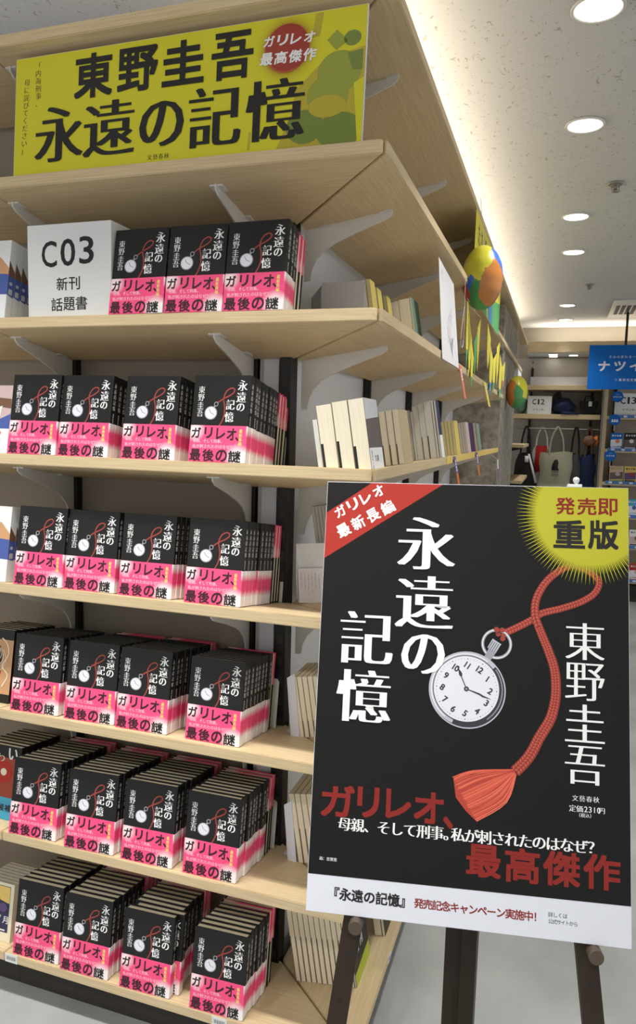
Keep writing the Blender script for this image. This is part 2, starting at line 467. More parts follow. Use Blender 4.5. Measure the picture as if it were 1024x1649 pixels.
def boardB(k, y1):
    b_ = MB(); z0, z1 = S[k], S[k] - TAU * DEP
    slab(b_, [(-0.004, 0.006, z0 - TAU * .004), (0, 0.016, z0), (0, y1, z0), (-DEP, y1, z1), (-DEP + g_, DEP + g_, z1)], 'wood_y'); return b_
def bracket(mb, k, flip=False):
    # profile along depth d from the post (DEP) to the tip, plate 4 mm, plus the folded top lip
    zu = lambda d: S[k] - TH - TAU * d
    prof = [(0.062, 0.0), (0.062, -0.011), (0.075, -0.019), (0.15, -0.034), (0.205, -0.048), (0.232, -0.060), (0.252, -0.078), (0.264, -0.100), (0.268, -0.125), (0.285, -0.125), (0.285, 0.0)]
    return [(d, zu(d) + h) for d, h in prof]
def add_bracket(root, k, pos, side):
    mb = MB(); P = bracket(mb, k)
    if side == 'A':
        mb.prism([(pos - .002, d, z) for d, z in P], (0.004, 0, 0), 'metal_white')
        for d0, d1 in ((0.064, 0.092), (0.215, 0.245)):
            mb.prism([(pos - .016, d0, S[k] - TH - TAU * d0 - .0002), (pos + .016, d0, S[k] - TH - TAU * d0 - .0002), (pos + .016, d1, S[k] - TH - TAU * d1 - .0002), (pos - .016, d1, S[k] - TH - TAU * d1 - .0002)], (0, 0, -.003), 'metal_white')
    else:
        mb.prism([(-d, pos - .002, z) for d, z in P], (0, 0.004, 0), 'metal_white')
        for d0, d1 in ((0.064, 0.092), (0.215, 0.245)):
            mb.prism([(-d0, pos - .008, S[k] - TH - TAU * d0 - .0002), (-d0, pos + .008, S[k] - TH - TAU * d0 - .0002), (-d1, pos + .008, S[k] - TH - TAU * d1 - .0002), (-d1, pos - .008, S[k] - TH - TAU * d1 - .0002)], (0, 0, -.003), 'metal_white')
    return mb.build('bracket', root)
def post(root, a, b_, name='metal_black'):
    mb = MB(); mb.box(a, b_, name, 0.0015)
    if name == 'metal_black':       # slots along the face
        for i in range(40):
            z = 0.1 + i * 0.055
            mb.box((a[0] + .008, a[1] - .0006, z), (b_[0] - .008, a[1] + .001, z + .022), 'kick_dark')
    return mb.build('post', root)

bcA = thing('bookcase', 'pale wood wall shelving bay filled with black novels facing the front', 'bookcase')
for k in range(8): boardA(k, JOIN + .001).build('shelf_board', bcA)
for x in (-0.948, -0.400):
    post(bcA, (x - .011, DEP + .001, 0.0), (x + .011, DEP + .026, 2.36))
post(bcA, (-0.318, DEP - .020, 0.0), (-0.288, DEP + .026, 2.30))
r = MB(); r.box((-0.372, DEP + .004, 0), (-0.330, DEP + .026, 2.36), 'panel_white', .001); r.box((-0.385, DEP + .012, 0), (-0.372, DEP + .026, 2.36), 'metal_white'); r.build('filler_strip', bcA)
for k in range(0, 8):
    for x in (-0.948, -0.400): add_bracket(bcA, k, x, 'A')
r = MB(); r.box((JOIN, DEP + .028, 0.0), (-0.30, DEP + .04, 2.36), 'panel_grey'); r.build('back_panel', bcA)
r = MB(); r.box((JOIN, 0.055, 0.0), (-0.06, 0.075, 0.085), 'kick_dark'); r.build('kickboard', bcA)

bcL = thing('bookcase', 'pale wood shelving bay beside the black novels, cut by the frame', 'bookcase', (0, 0, 0))
for k in range(8): boardA(k, -1.75, JOIN - .001).build('shelf_board', bcL)
post(bcL, (-1.56, DEP + .001, 0), (-1.538, DEP + .026, 2.36))
for k in range(8): add_bracket(bcL, k, -1.549, 'A')
r = MB(); r.box((-1.75, DEP + .028, 0.0), (JOIN - .001, DEP + .04, 2.36), 'panel_grey'); r.build('back_panel', bcL)
r = MB(); r.box((-1.75, 0.055, 0.0), (JOIN - .001, 0.075, 0.085), 'kick_dark'); r.build('kickboard', bcL)

bcB = thing('bookcase', 'pale wood shelving running along the aisle behind the poster', 'bookcase')
ends = {0: 5.83, 1: END_S2, 2: END_S2, 3: END_S3, 4: 3.2, 5: 3.2, 6: 3.2, 7: 3.2}
for k in range(8): boardB(k, ends[k]).build('shelf_board', bcB)
BY = (0.335, 1.06, 1.80, 2.66)
for y in BY[1:]:
    post(bcB, (-DEP - .026, y - .011, 0), (-DEP - .001, y + .011, 2.36))
for k in range(0, 8):
    ys = BY if k else (0.345, 1.11, 1.86, 2.62, 3.40, 4.15, 4.90, 5.65)
    for y in ys: add_bracket(bcB, k, y, 'B')
r = MB(); r.box((-DEP - .04, DEP + .06, 0.0), (-DEP - .028, 3.29, 2.36), 'panel_white'); r.build('back_panel', bcB)
r = MB(); r.box((-0.075, 0.08, 0.0), (-0.055, 3.2, 0.085), 'kick_dark'); r.build('kickboard', bcB)
# painted yellow tape on the far part of the third edge
r = MB(); r.box((0.0005, 0.98, S[3] - TH + .002), (0.0022, END_S3 - .005, S[3] - .001), 'tape_yellow'); r.build('edge_tape', bcB)
# pelmet board continuing the top shelf line past the column
r = MB(); r.box((-0.018, END_S2 + .01, S[1] - .028), (0.0, 5.25, S[1]), 'wood_y', .0015); r.box((-0.016, 4.72, S[1] - .16), (-0.006, 5.25, S[1] - .028), 'panel_white')
tag(r.build('pelmet_board'), 'thin wooden pelmet board crossing in front of the concrete column', 'board')

# shelving bay beyond the column: two short boards sticking out
bcC = thing('bookcase', 'short pale shelves sticking out beyond the concrete column', 'bookcase')
for z in (1.46, 1.165, 0.83):
    r = MB(); r.box((-0.25, 4.72, z - TH), (0.07, 5.70, z), 'wood_y', .0015); r.build('shelf_board', bcC)
    r = MB(); r.prism([(-0.20, 4.80, z - TH), (0.05, 4.80, z - TH), (0.05, 4.80, z - TH - .012), (-0.15, 4.80, z - TH - .06), (-0.20, 4.80, z - TH - .12)], (0, .006, 0), 'metal_black'); r.build('bracket', bcC)
r = MB(); r.box((-0.27, 4.72, 0), (-0.25, 5.72, 2.3), 'panel_dark'); r.build('back_panel', bcC)

# ------------------------------------------------------------------ the black novel
BW, BH, BT = 0.139, 0.195, 0.0205
nov = thing('novel', 'x', 'book', group='black novels with pink bands')
fr = front(BW, BH)
c = MB()
c.box((-BW / 2, 0, 0), (BW / 2 - .002, .0022, BH), 'cover_black', .0007); c.box((-BW / 2, BT - .0022, 0), (BW / 2 - .002, BT, BH), 'cover_black', .0007)
c.box((BW / 2 - .0042, 0.0002, 0), (BW / 2, BT - .0002, BH), 'cover_black', .0016)
cordp = smooth_path([(61.7, 61.7), (74.2, 53.1), (88.1, 46.5), (98.6, 39.0), (100.3, 32.0), (93.6, 28.9), (83.4, 33.8), (76.8, 44.8), (75.6, 55.9), (79.4, 70.3), (80.0, 87.1), (76.1, 101.8), (69.1, 114.5)], 5)
ribbon(c, fr, cordp, 3.0, 'cord_red', .00018)
annulus(c, fr, 58.1, 65.0, 3.6, 5.4, 'chrome_print', .0002, 20)
disc(c, fr, 54.6, 70.5, 2.2, 2.2, 'chrome_print', .00022, 10)
disc(c, fr, 46.5, 85.1, 15.6, 15.2, 'chrome_print', .00022, 32); disc(c, fr, 46.3, 84.9, 13.6, 13.3, 'dial', .00026, 32)
for i in range(12):
    a = i * PI / 6; flat(c, fr, [(46.3 + (10.2 * math.cos(a) + .7 * math.cos(a + b)), 84.9 + (10.2 * math.sin(a) + .9 * math.sin(a + b))) for b in (0, PI / 2, PI, 3 * PI / 2)], 'chrome_print', .0003)
ribbon(c, fr, [(46.3, 84.9), (42.0, 77.5)], 1.1, 'black_ink', .0003); ribbon(c, fr, [(46.3, 84.9), (54.8, 89.0)], .9, 'black_ink', .0003)
for ch, x, y, w, h in [('永', 119.3, 23, 23.5, 23.5), ('遠', 118, 49, 23.5, 22.5), ('の', 118, 71.4, 19.5, 16.8), ('記', 93, 66, 21.5, 22), ('憶', 92.5, 93.5, 22.5, 22)]:
    put(c, fr, ch, x, y, w, h, 'print_white', 'serif_bold', .0003)
for i, ch in enumerate('東野圭吾'): put(c, fr, ch, 19.6, 33 + i * 17.6, 15.6, 15.6, 'print_white', 'serif', .0003)
def frs(x, y, l): return (BW / 2 + l, x * .001, BH - y * .001)      # spine, x runs front to back
for i, ch in enumerate('永遠の記憶'): put(c, frs, ch, 10.2, 24 + i * 13.2, 9.5, 10.5, 'print_white', 'serif', .0003)
for i, ch in enumerate('東野圭吾'): put(c, frs, ch, 10.2, 92 + i * 5.6, 4.6, 4.8, 'print_white', 'sans', .0003)
c.build('cover', nov)
c = MB(); c.box((-BW / 2 + .003, .0023, .0028), (BW / 2 - .0045, BT - .0023, BH - .0028), 'pages'); c.build('pages', nov)
OB = 0.082
c = MB(); e = .0004
c.box((-BW / 2 - e, -e, 0.0002), (BW / 2 - .0018, .0026, OB), 'band_pink', .0004); c.box((-BW / 2 - e, BT - .0026, 0.0002), (BW / 2 - .0018, BT + e, OB), 'band_pink', .0004)
c.box((BW / 2 - .004, -e * .6, 0.0002), (BW / 2 + e, BT + e * .6, OB), 'band_pink', .0016)
fo = front(BW, BH, -e)
for ch, x, y, w, h in [('ガ', 14.5, 130, 23, 24), ('リ', 45, 129.5, 20, 25), ('レ', 75.5, 131, 22, 25), ('オ', 102, 132, 23, 27), ('、', 116, 142, 8.5, 9)]:
    put(c, fo, ch, x, y, w, h, 'maroon', 'bold', .0002)
row(c, fo, '母親、そして刑事。', 12, 148, 8.8, 8.6, 'print_pale', 'sans'); row(c, fo, '私が刺されたのはなぜ？', 12, 160, 9.4, 9.3, 'print_pale', 'sans')
for i, ch in enumerate('最新長編'): put(c, fo, ch, 123.8, 124.5 + i * 9.2, 7.8, 8.4, 'print_yellow', 'medium', .0002)
for ch, x, w in (('最', 16.5, 27), ('後', 49, 29), ('の', 81.5, 28)): put(c, fo, ch, x, 180, w, 27, 'maroon', 'bold', .0002)
put(c, fo, '謎', 113.5, 181, 30, 26, 'black_ink', 'bold', .0002)
c.build('band', nov)

# stacks: shelf, [(x centre, yaw in degrees, y front, upright copies, upside-down copies)]
STK = {2: [(-0.567, -1, .002, 2, 0), (-0.423, 1, .002, 2, 0), (-0.281, 0, .002, 3, 2)],
       3: [(-0.858, 0, .003, 1, 0), (-0.716, 0, .008, 3, 0), (-0.541, 0, .010, 4, 0), (-0.363, -1, .004, 8, 3)],
       4: [(-0.845, 1, .002, 2, 0), (-0.704, 2, .012, 2, 0), (-0.552, 2, .016, 4, 0), (-0.375, 2, .014, 8, 3)],
       5: [(-0.868, 3, .010, 8, 0), (-0.709, 3, .016, 8, 2), (-0.562, 1, .016, 9, 2), (-0.374, 0, .020, 8, 1)],
       6: [(-0.876, 3, .004, 9, 2), (-0.704, 3, .003, 9, 2), (-0.542, 2, .008, 9, 2), (-0.374, 1, .012, 8, 2)],
       7: [(-0.874, 2, .006, 8, 0), (-0.722, 2, .003, 7, 3), (-0.545, 2, .004, 7, 2), (-0.348, 2, .004, 6, 2)]}
ROWN = {2: 'top novel shelf', 3: 'second novel shelf down', 4: 'third novel shelf down', 5: 'fourth novel shelf down', 6: 'fifth novel shelf down', 7: 'bottom novel shelf'}
ORD = ['front', 'second', 'third', 'fourth', 'fifth', 'sixth', 'seventh', 'eighth', 'ninth', 'tenth', 'eleventh', 'twelfth', 'thirteenth']
first = True
for k, stacks in STK.items():
    nS = len(stacks)
    for j, (xc, yaw, y0, nu, nf) in enumerate(stacks):
        fromc = nS - 1 - j
        sname = 'corner-end stack' if fromc == 0 else ['', 'stack second from corner', 'stack third from corner', 'stack fourth from corner'][fromc]
        for i in range(nu + nf):
            y = y0 + i * (BT + .0012)
            jx = random.uniform(-.0025, .0025) if i else 0
            ryaw = math.radians(yaw + (random.uniform(-.6, .6) if i else 0))
            if k == 7 and j == 2 and i == 1: jx = 0.014
            base = Vector((xc + jx + yaw * .0002 * i, y, S[k] - TAU * y + .0006))
            if i < nu:
                lab = 'black novel with pink band, front of %s, %s' % (sname, ROWN[k]) if i == 0 else 'black novel, %s copy back in %s, %s' % (ORD[i], sname, ROWN[k])
                loc, rot = base, (-LEAN, 0, ryaw)
            else:
                lab = 'upside-down black novel, %s back in %s, %s' % (ORD[i], sname, ROWN[k])
                up = Euler((-LEAN, 0, ryaw)).to_matrix() @ Vector((0, 0, 1))
                loc, rot = base + up * (BH + .0002), (LEAN, PI, ryaw)
            if first:
                nov.location = loc; nov.rotation_euler = rot; nov['label'] = lab; first = False
            else: dup(nov, loc, rot, lab)

# ------------------------------------------------------------------ other books: cover wrap + page block
def book(name, label, w, h, t, cov, pg, soft=True, deco=None, group=None, inset=.0025, dark_gap=None):
    t_ = thing(name, label, 'book', group=group); c = MB(); th = .0007 if soft else .002; ins = .0004 if soft else inset
    c.box((-w / 2, 0, 0), (w / 2 - .001, th, h), cov, .0003); c.box((-w / 2, t - th, 0), (w / 2 - .001, t, h), cov, .0003)
    c.box((w / 2 - th * 1.5, .0001, 0), (w / 2, t - .0001, h), cov, .0003)
    if deco: deco(c, front(w, h), w * 1000, h * 1000, t * 1000)
    c.build('cover', t_)
    c = MB(); c.box((-w / 2 + ins, th, ins), (w / 2 - th * 1.5, t - th, h - ins), pg)
    if dark_gap: c.box((-w / 2 + ins - .0001, th + t * .80, 0.001), (-w / 2 + ins + .001, t - th, h * dark_gap), 'black_ink')  # black strip painted on the page edge as the dark gap between books
    c.build('pages', t_)
    return t_
def spineframe(w, h): return lambda x, y, l: (w / 2 + l, x * .001, h - y * .001)
def deco_portrait(c, fr_, w, h, t):        # white jacket, brown and blue picture wrapping onto the spine
    sf = spineframe(w / 1000, h / 1000)
    flat(c, fr_, [(0, h * .22), (w * .5, h * .16), (w * .8, h * .22), (w, h * .36), (w, h * .7), (0, h * .68)], 'tan')
    flat(c, fr_, [(w * .55, h * .42), (w, h * .44), (w, h * .70), (w * .5, h * .69)], 'blue_print', .0004)
    flat(c, sf, [(0, h * .26), (t, h * .40), (t, h * .47), (0, h * .45)], 'brown'); flat(c, sf, [(0, h * .45), (t, h * .47), (t, h * .72), (0, h * .70)], 'blue_print')
    flat(c, sf, [(t * .2, h * .62), (t * .8, h * .62), (t * .8, h * .69), (t * .2, h * .69)], 'pale_grey', .0004); flat(c, sf, [(t * .25, h * .53), (t * .7, h * .53), (t * .7, h * .57), (t * .25, h * .57)], 'pale_grey', .0004)
def deco_award(c, fr_, w, h, t):
    flat(c, fr_, [(w * .1, h * .0), (w, 0), (w, h * .55), (w * .1, h * .5)], 'pinkish'); flat(c, fr_, [(w * .4, h * .16), (w, h * .2), (w, h * .34), (w * .5, h * .3)], 'brown', .0004)
    flat(c, fr_, [(w * .2, h * .42), (w * .75, h * .5), (w, h * .42), (w, h * .64), (w * .2, h * .64)], 'blue_print', .0005); flat(c, fr_, [(w * .55, h * .36), (w * .8, h * .3), (w * .75, h * .5), (w * .62, h * .6)], 'white_cloth', .0006)
    flat(c, fr_, [(0, h * .64), (w, h * .64), (w, h), (0, h)], 'white', .0007); put(c, fr_, '賞', w * .74, h * .74, 22, 22, 'orange', 'bold', .0009)
def deco_black_orange(c, fr_, w, h, t):
    flat(c, fr_, [(0, h * .14), (w, h * .14), (w, h * .88), (0, h * .88)], 'tan'); disc(c, fr_, w * .42, h * .38, 44, 48, 'cover_black', .0004, 24); disc(c, fr_, w * .42, h * .36, 34, 36, 'orange', .0006, 24); disc(c, fr_, w * .5, h * .58, 34, 22, 'banner_red', .0007, 24)
    for a, b_ in ((38, 40), (26, 28), (17, 19)): annulus(c, fr_, w * .62, h * (.30 + a * .003), a * .8, b_ * .8, 'paper_cream', .0009, 24)
    ribbon(c, fr_, smooth_path([(w * .72, h * .12), (w * .86, h * .2), (w * .9, h * .34), (w * .78, h * .5), (w * .92, h * .62), (w * .8, h * .78)]), 3.4, 'paper_cream', .001)
def deco_red_teal(c, fr_, w, h, t):
    flat(c, fr_, [(0, h * .16), (w, h * .16), (w, h * .7), (0, h * .7)], 'brown_red'); disc(c, fr_, w * .6, h * .36, 30, 30, 'banner_red', .0004, 20); disc(c, fr_, w * .6, h * .36, 10, 10, 'paper_cream', .0006, 14); disc(c, fr_, w * .2, h * .52, 26, 26, 'banner_red', .0004, 20)
    flat(c, fr_, [(0, h * .70), (w, h * .70), (w, h), (0, h)], 'teal', .0005)
    for i, ch in enumerate('候補作'): put(c, fr_, ch, w * .62 + i * 21, h * .84, 19, 19, 'black_ink', 'bold', .0007)
    put(c, fr_, 'い', w * .80, h * .10, 30, 30, 'white', 'serif_bold', .0008); put(c, fr_, 'わ', w * .5, h * .17, 26, 22, 'paper_cream', 'serif', .0008)
def deco_night(c, fr_, w, h, t):
    flat(c, fr_, [(w * .04, h * .05), (w * .9, h * .05), (w * .9, h * .84), (w * .04, h * .84)], 'dark_blue'); flat(c, fr_, [(w * .45, h * .06), (w * .89, h * .06), (w * .89, h * .34), (w * .6, h * .3)], 'tape_yellow', .0004)
    disc(c, fr_, w * .42, h * .20, 14, 22, 'cover_black', .0006, 18); disc(c, fr_, w * .45, h * .2, 8, 12, 'skin_tone', .0007, 18); disc(c, fr_, w * .7, h * .42, 14, 12, 'purple', .0007, 18); disc(c, fr_, w * .3, h * .45, 18, 14, 'skin_tone', .0007, 18)
    row(c, fr_, 'グ月', w * .58, h * .62, 22, 26, 'white', 'medium', lift=.0009); flat(c, fr_, [(w * .35, h * .79), (w * .82, h * .79), (w * .82, h * .815), (w * .35, h * .815)], 'white', .0009)

def stackA(k, right, y0, n, w, h, t, proto, labels, first_rot=0):
    for i in range(n):
        y = y0 + i * (t + .001); loc = (right - w / 2, y, S[k] - TAU * y + .0006); rot = (-LEAN, 0, math.radians(first_rot))
        if i == 0: proto.location = loc; proto.rotation_euler = rot; proto['label'] = labels % ORD[0]
        else: dup(proto, loc, rot, labels % ORD[i])
p = book('novel', 'x', .135, .19, .021, 'white', 'pages_w', True, deco_portrait, 'white portrait novels beside the number box')
stackA(2, -0.928, .004, 5, .135, .19, .021, p, 'white novel with brown and blue spine, %s in stack beside the C03 box')
p = book('novel', 'x', .135, .19, .021, 'white', 'pages_w', True, deco_portrait, 'white portrait novels on the third shelf')
stackA(4, -0.942, .004, 4, .135, .19, .021, p, 'white novel with blue spine, %s in stack on third novel shelf down')
p = book('novel', 'pale novel with award band beside the black novels, second novel shelf down', .128, .168, .02, 'white', 'pages_w', True, deco_award)
p.location = (-0.993, .004, S[3] - TAU * .004 + .0006); p.rotation_euler = (-LEAN, 0, 0)
p = book('novel', 'x', .132, .192, .026, 'cover_black', 'pages', False, deco_black_orange, 'black and orange novels on the fourth novel shelf')
stackA(5, -0.978, .045, 6, .132, .192, .026, p, 'black and orange illustrated novel, %s in stack on fourth novel shelf down')
p = book('novel', 'x', .132, .196, .022, 'cover_black', 'pages', False, deco_red_teal, 'red flower novels with teal bands')
stackA(6, -0.976, .06, 7, .132, .196, .022, p, 'red flower novel with teal band, %s in stack on fifth novel shelf down')
p = book('paperback', 'x', .106, .155, .014, 'paper_cream', 'page_grey', True, deco_night, 'cream bordered paperbacks on the bottom shelf')
stackA(7, -0.982, .035, 8, .106, .155, .014, p, 'cream bordered paperback with night picture, %s in stack on bottom shelf')

# cream bookends closing the rows at the corner
def bookendA(k, y, label):
    mb = MB(); mb.prism([(-.066, 0, 0), (.066, 0, 0), (.066, 0, .118), (.060, 0, .125), (-.060, 0, .125), (-.066, 0, .118)], (0, .002, 0), 'bookend'); mb.box((-.05, .002, 0), (.05, .03, .002), 'bookend')
    o = mb.build('bookend', loc=(-0.363, y, S[k] - TAU * y + .0008), rot=(-LEAN, 0, 0)); tag(o, label, 'bookend', 'cream metal bookends')
for k, y in ((3, .249), (4, .2565), (5, .232), (6, .238)):
    bookendA(k, y, 'cream metal bookend behind the corner-end stack, ' + ROWN[k])

# ------------------------------------------------------------------ books on the side run (stacks facing the aisle, page edges towards the camera)
def stackB(k, y, xf, items, what):
    # items from the front backwards: (h, depth_w, t, cover, pages, deco, label, dark_gap)
    d = xf
    for i, (h, w, t, cov, pg, deco, lab, dark_gap) in enumerate(items):
        b_ = book('paperback', lab, w, h, t, cov, pg, True, deco, what, dark_gap=dark_gap)
        b_.location = (-d, y + w / 2, S[k] - TAU * d + .0006); b_.rotation_euler = (-LEAN, 0, PI / 2)
        d += (t + .0008)
def deco_whiteband(c, fr_, w, h, t):
    flat(c, fr_, [(0, h * .6), (w, h * .6), (w, h), (0, h)], 'white', .0003)
def deco_landscape(c, fr_, w, h, t):
    flat(c, fr_, [(0, 0), (w, 0), (w, h * .3), (0, h * .3)], 'pale_grey'); flat(c, fr_, [(0, h * .3), (w, h * .25), (w, h * .7), (0, h * .7)], 'photo_grey', .0003)
    flat(c, fr_, [(0, h * .70), (w, h * .70), (w, h), (0, h)], 'white', .0004); column(c, fr_, '最高の一冊', w * .15, h * .76, 8, 8, 'black_ink', 'sans', lift=.0006); row(c, fr_, '文庫', w * .4, h * .85, 16, 18, 'black_ink', 'sans', lift=.0006)
Z2 = 'shelf under the top board'
stackB(2, .33, .090, [(.141, .050, .010, 'yellow_cover', 'pages_y', None, 'thin yellow paperback nearest the grey bookend on the upper corner', None),
                      (.141, .105, .023, 'kraft', 'pages', None, 'cream paperback just behind the yellow one by the grey bookend', None),
                      (.140, .105, .034, 'kraft', 'pages', None, 'thick cream paperback, backmost beside the grey bookend', None)], 'paperbacks by the grey bookend')
stackB(2, .47, .105, [(.150, .050, .011, 'yellow_cover', 'pages_y', None, 'yellow paperback in the middle of three yellow fronted piles', None), (.146, .105, .03, 'kraft', 'pages', None, 'cream paperback behind the middle yellow one', None)], 'paperbacks in the middle pile')
stackB(2, .60, .108, [(.152, .050, .011, 'yellow_cover', 'pages_y', None, 'yellow paperback of the third pile, next to the green book', None), (.148, .105, .03, 'kraft', 'pages', None, 'cream paperback behind the third yellow one', None)], 'paperbacks in the third pile')
stackB(2, .725, .062, [(.162, .11, .005, 'greenish', 'pages', None, 'thin green book in front of two cream blocks by the paper notice', None),
                      (.160, .11, .032, 'paper_cream', 'pages', None, 'thick cream book just behind the thin green book', .5),
                      (.158, .11, .030, 'paper_cream', 'pages', None, 'thick cream book, backmost behind the thin green book', .5)], 'cream books near the paper notice')
mb = MB(); mb.box((-.225, -.001, 0), (-.115, .001, .132), 'pale_grey', .0005); mb.box((-.225, .001, 0), (-.115, .022, .002), 'pale_grey'); mb.prism([(-.225, -.001, 0), (-.225, -.001, .125), (-.268, .05, .105), (-.268, .05, 0)], (-.0015, 0, 0), 'pale_grey')
q = mb.build('bookend', loc=(0, .300, S[2] - TAU * .115 + .0005), rot=(0, 0, 0)); tag(q, 'wide grey bookend before the cream paperbacks at the upper corner', 'bookend')
stackB(3, .02, .012, [(.150, .112, .034, 'photo_grey', 'pages', deco_landscape, 'thick paperback with grey landscape cover at the shelf corner above the poster', .35),
                      (.150, .112, .034, 'kraft', 'pages', None, 'thick cream paperback right behind the grey landscape cover', .45),
                      (.148, .112, .034, 'kraft', 'pages', None, 'thick cream paperback, second behind the grey landscape cover', .45),
                      (.120, .112, .010, 'white', 'pages_w', None, 'thin white booklet behind the thick paperbacks at the corner', None)], 'thick paperbacks at the corner of the second shelf')
stackB(3, .33, .006, [(.136, .106, .0165, 'kraft', 'pages', None, 'cream paperback, %s of six identical ones above the poster' % ORD[i], .38) for i in range(6)] +
       [(.128, .106, .018, 'white', 'pages_w', None, 'white paperback behind six identical cream ones above the poster', None)], 'identical cream paperbacks above the poster')
stackB(3, .90, .002, [(.182, .060, .007, 'dark_blue', 'pages_w', deco_whiteband, 'slim dark blue book, front one beside the tall cream books', None),
                      (.182, .060, .008, 'dark_blue', 'pages_w', deco_whiteband, 'slim dark blue book, second one beside the tall cream books', None),
                      (.185, .125, .023, 'paper_cream', 'pages_w', None, 'tall cream book just behind two slim dark blue books', .4),
                      (.180, .125, .018, 'paper_cream', 'pages_w', None, 'tall cream book, second behind two slim dark blue books', .4),
                      (.175, .125, .018, 'paper_cream', 'pages_w', None, 'tall cream book, third behind two slim dark blue books', None),
                      (.160, .125, .007, 'white', 'pages_w', None, 'slim white book between tall cream and brown books', None),
                      (.165, .125, .010, 'brown', 'page_grey', None, 'brown paperback beside the slim white book', None),
                      (.160, .125, .010, 'kraft', 'page_grey', None, 'worn tan paperback behind the brown one', None)], 'tall books in the middle of the second shelf')
stackB(3, 1.28, .004, [(.128, .105, .011, 'yellow_cover', 'pages_y', None, 'small yellow paperback on the taped edge, %s of four' % ORD[i], None) for i in range(4)], 'small yellow paperbacks on the taped edge')
stackB(3, 1.62, .004, [(.128, .105, .009, 'pinkish', 'page_grey', None, 'small pinkish paperback beyond the yellow ones, %s of four' % ORD[i], None) for i in range(4)], 'small pinkish paperbacks')
stackB(3, 2.05, .004, [(.130, .105, .005, 'greenish', 'page_grey', None, 'slim green paperback at the far end of taped shelf', None),
                       (.133, .105, .012, 'red_cloth', 'page_grey', None, 'red paperback at the far end of taped shelf', None),
                       (.136, .105, .026, 'purple', 'purple', None, 'purple box set at the far end of taped shelf', None)], 'books at the far end of the taped shelf')
# lower levels, seen between the novels and the poster
stackB(4, .30, .13, [(.24, .16, .008, 'pale_grey', 'page_grey', None, 'grey magazine leaning beside the poster edge, %s of eight' % ORD[i], .98) for i in range(8)], 'grey magazines leaning beside the poster')
t = thing('leaflet_holder', 'white leaflet holder with printed card beside the poster edge', 'leaflet holder', (-0.255, .262, S[4] - TAU * .25 + .001), (0, -LEAN * .6, 0))
mb = MB(); mb.box((0, .018, .0), (.13, .0195, .15), 'white', .0004); mb.box((0, 0, 0), (.13, .018, .002), 'white'); mb.prism([(0, 0, 0), (0, .018, 0), (0, .018, .15), (0, 0, .06)], (.0015, 0, 0), 'white'); mb.build('holder', t)
mb = MB(); mb.prism([(.004, -.0005, .001), (.128, -.0005, .001), (.128, .007, .088), (.004, .007, .088)], (0, .001, 0), 'paper_white')
lf = lambda x, y, l: (.004 + x * .001, -.0005 + .0075 * (88 - y) / 88 - .0006 - l, .001 + (88 - y) * .001)
for i in range(12): column(mb, lf, '本の案内をお届けしますの'[: 8 + i % 4], 9 + i * 9.5, 12 + (i % 3) * 3, 4.2, 5.2, 'chrome_print', 'thin')
mb.build('printed_card', t)
stackB(5, .195, .012, [(.155, .12, .0130, 'kraft', 'pages', None, 'cream paperback, %s of fifteen below the leaflet holder' % (ORD + ['fourteenth', 'fifteenth', 'sixteenth'])[i], .28) for i in range(15)], 'cream paperbacks on the fourth shelf by the poster')
stackB(6, .195, .012, [(.182, .13, .0148, 'kraft', 'pages', None, 'tall cream book, %s of thirteen, fifth shelf by the poster' % (ORD + ['fourteenth'])[i], .5) for i in range(13)], 'tall cream books on the fifth shelf by the poster')
def deco_comic(c, fr_, w, h, t):
    flat(c, fr_, [(0, 0), (w, 0), (w, h * .45), (0, h * .45)], 'greenish'); flat(c, fr_, [(0, h * .45), (w, h * .4), (w, h * .8), (0, h * .75)], 'black_ink', .0003); flat(c, fr_, [(0, h * .85), (w, h * .8), (w, h), (0, h)], 'lime', .0003); row(c, fr_, '月刊', w * .3, h * .6, 30, 34, 'white', 'bold', lift=.0006)
stackB(7, .213, .052, [(.205, .135, .006, 'cover_black', 'page_grey', deco_comic, 'black and lime magazine leaning behind the easel leg', None)] + [(.205, .13, .0137, 'kraft', 'pages', None, 'cream block book, %s of eleven on the bottom shelf by the easel' % ORD[i], .6) for i in range(11)], 'cream books on the bottom shelf by the easel')
stackB(7, .42, .026, [(.19, .14, .008, 'cover_black', 'pages', None, 'black covered book beyond the lime magazine on bottom shelf', None), (.19, .14, .022, 'cover_black', 'pages', None, 'thick black and cream book beyond the lime magazine', None)], 'black books beyond the magazine')
def bookendB(k, y, label):
    mb = MB(); mb.prism([(-.240, 0, -.001), (-.2165, 0, .003), (-.2345, 0, .166), (-.254, 0, .152)], (0, .0018, 0), 'white_cool'); mb.prism([(-.266, .001, -.001), (-.240, .001, .001), (-.225, .06, .004), (-.262, .06, -.001)], (0, 0, .0016), 'white_cool')
    o = mb.build('bookend', loc=(0, y - .008, S[k] - TAU * .24 + .002), rot=(0, 0, 0)); tag(o, label, 'bookend', 'white metal bookends by the corner post')
bookendB(5, .20, 'white metal bookend beside the corner post, fourth shelf'); bookendB(6, .20, 'white metal bookend beside the corner post, fifth shelf')

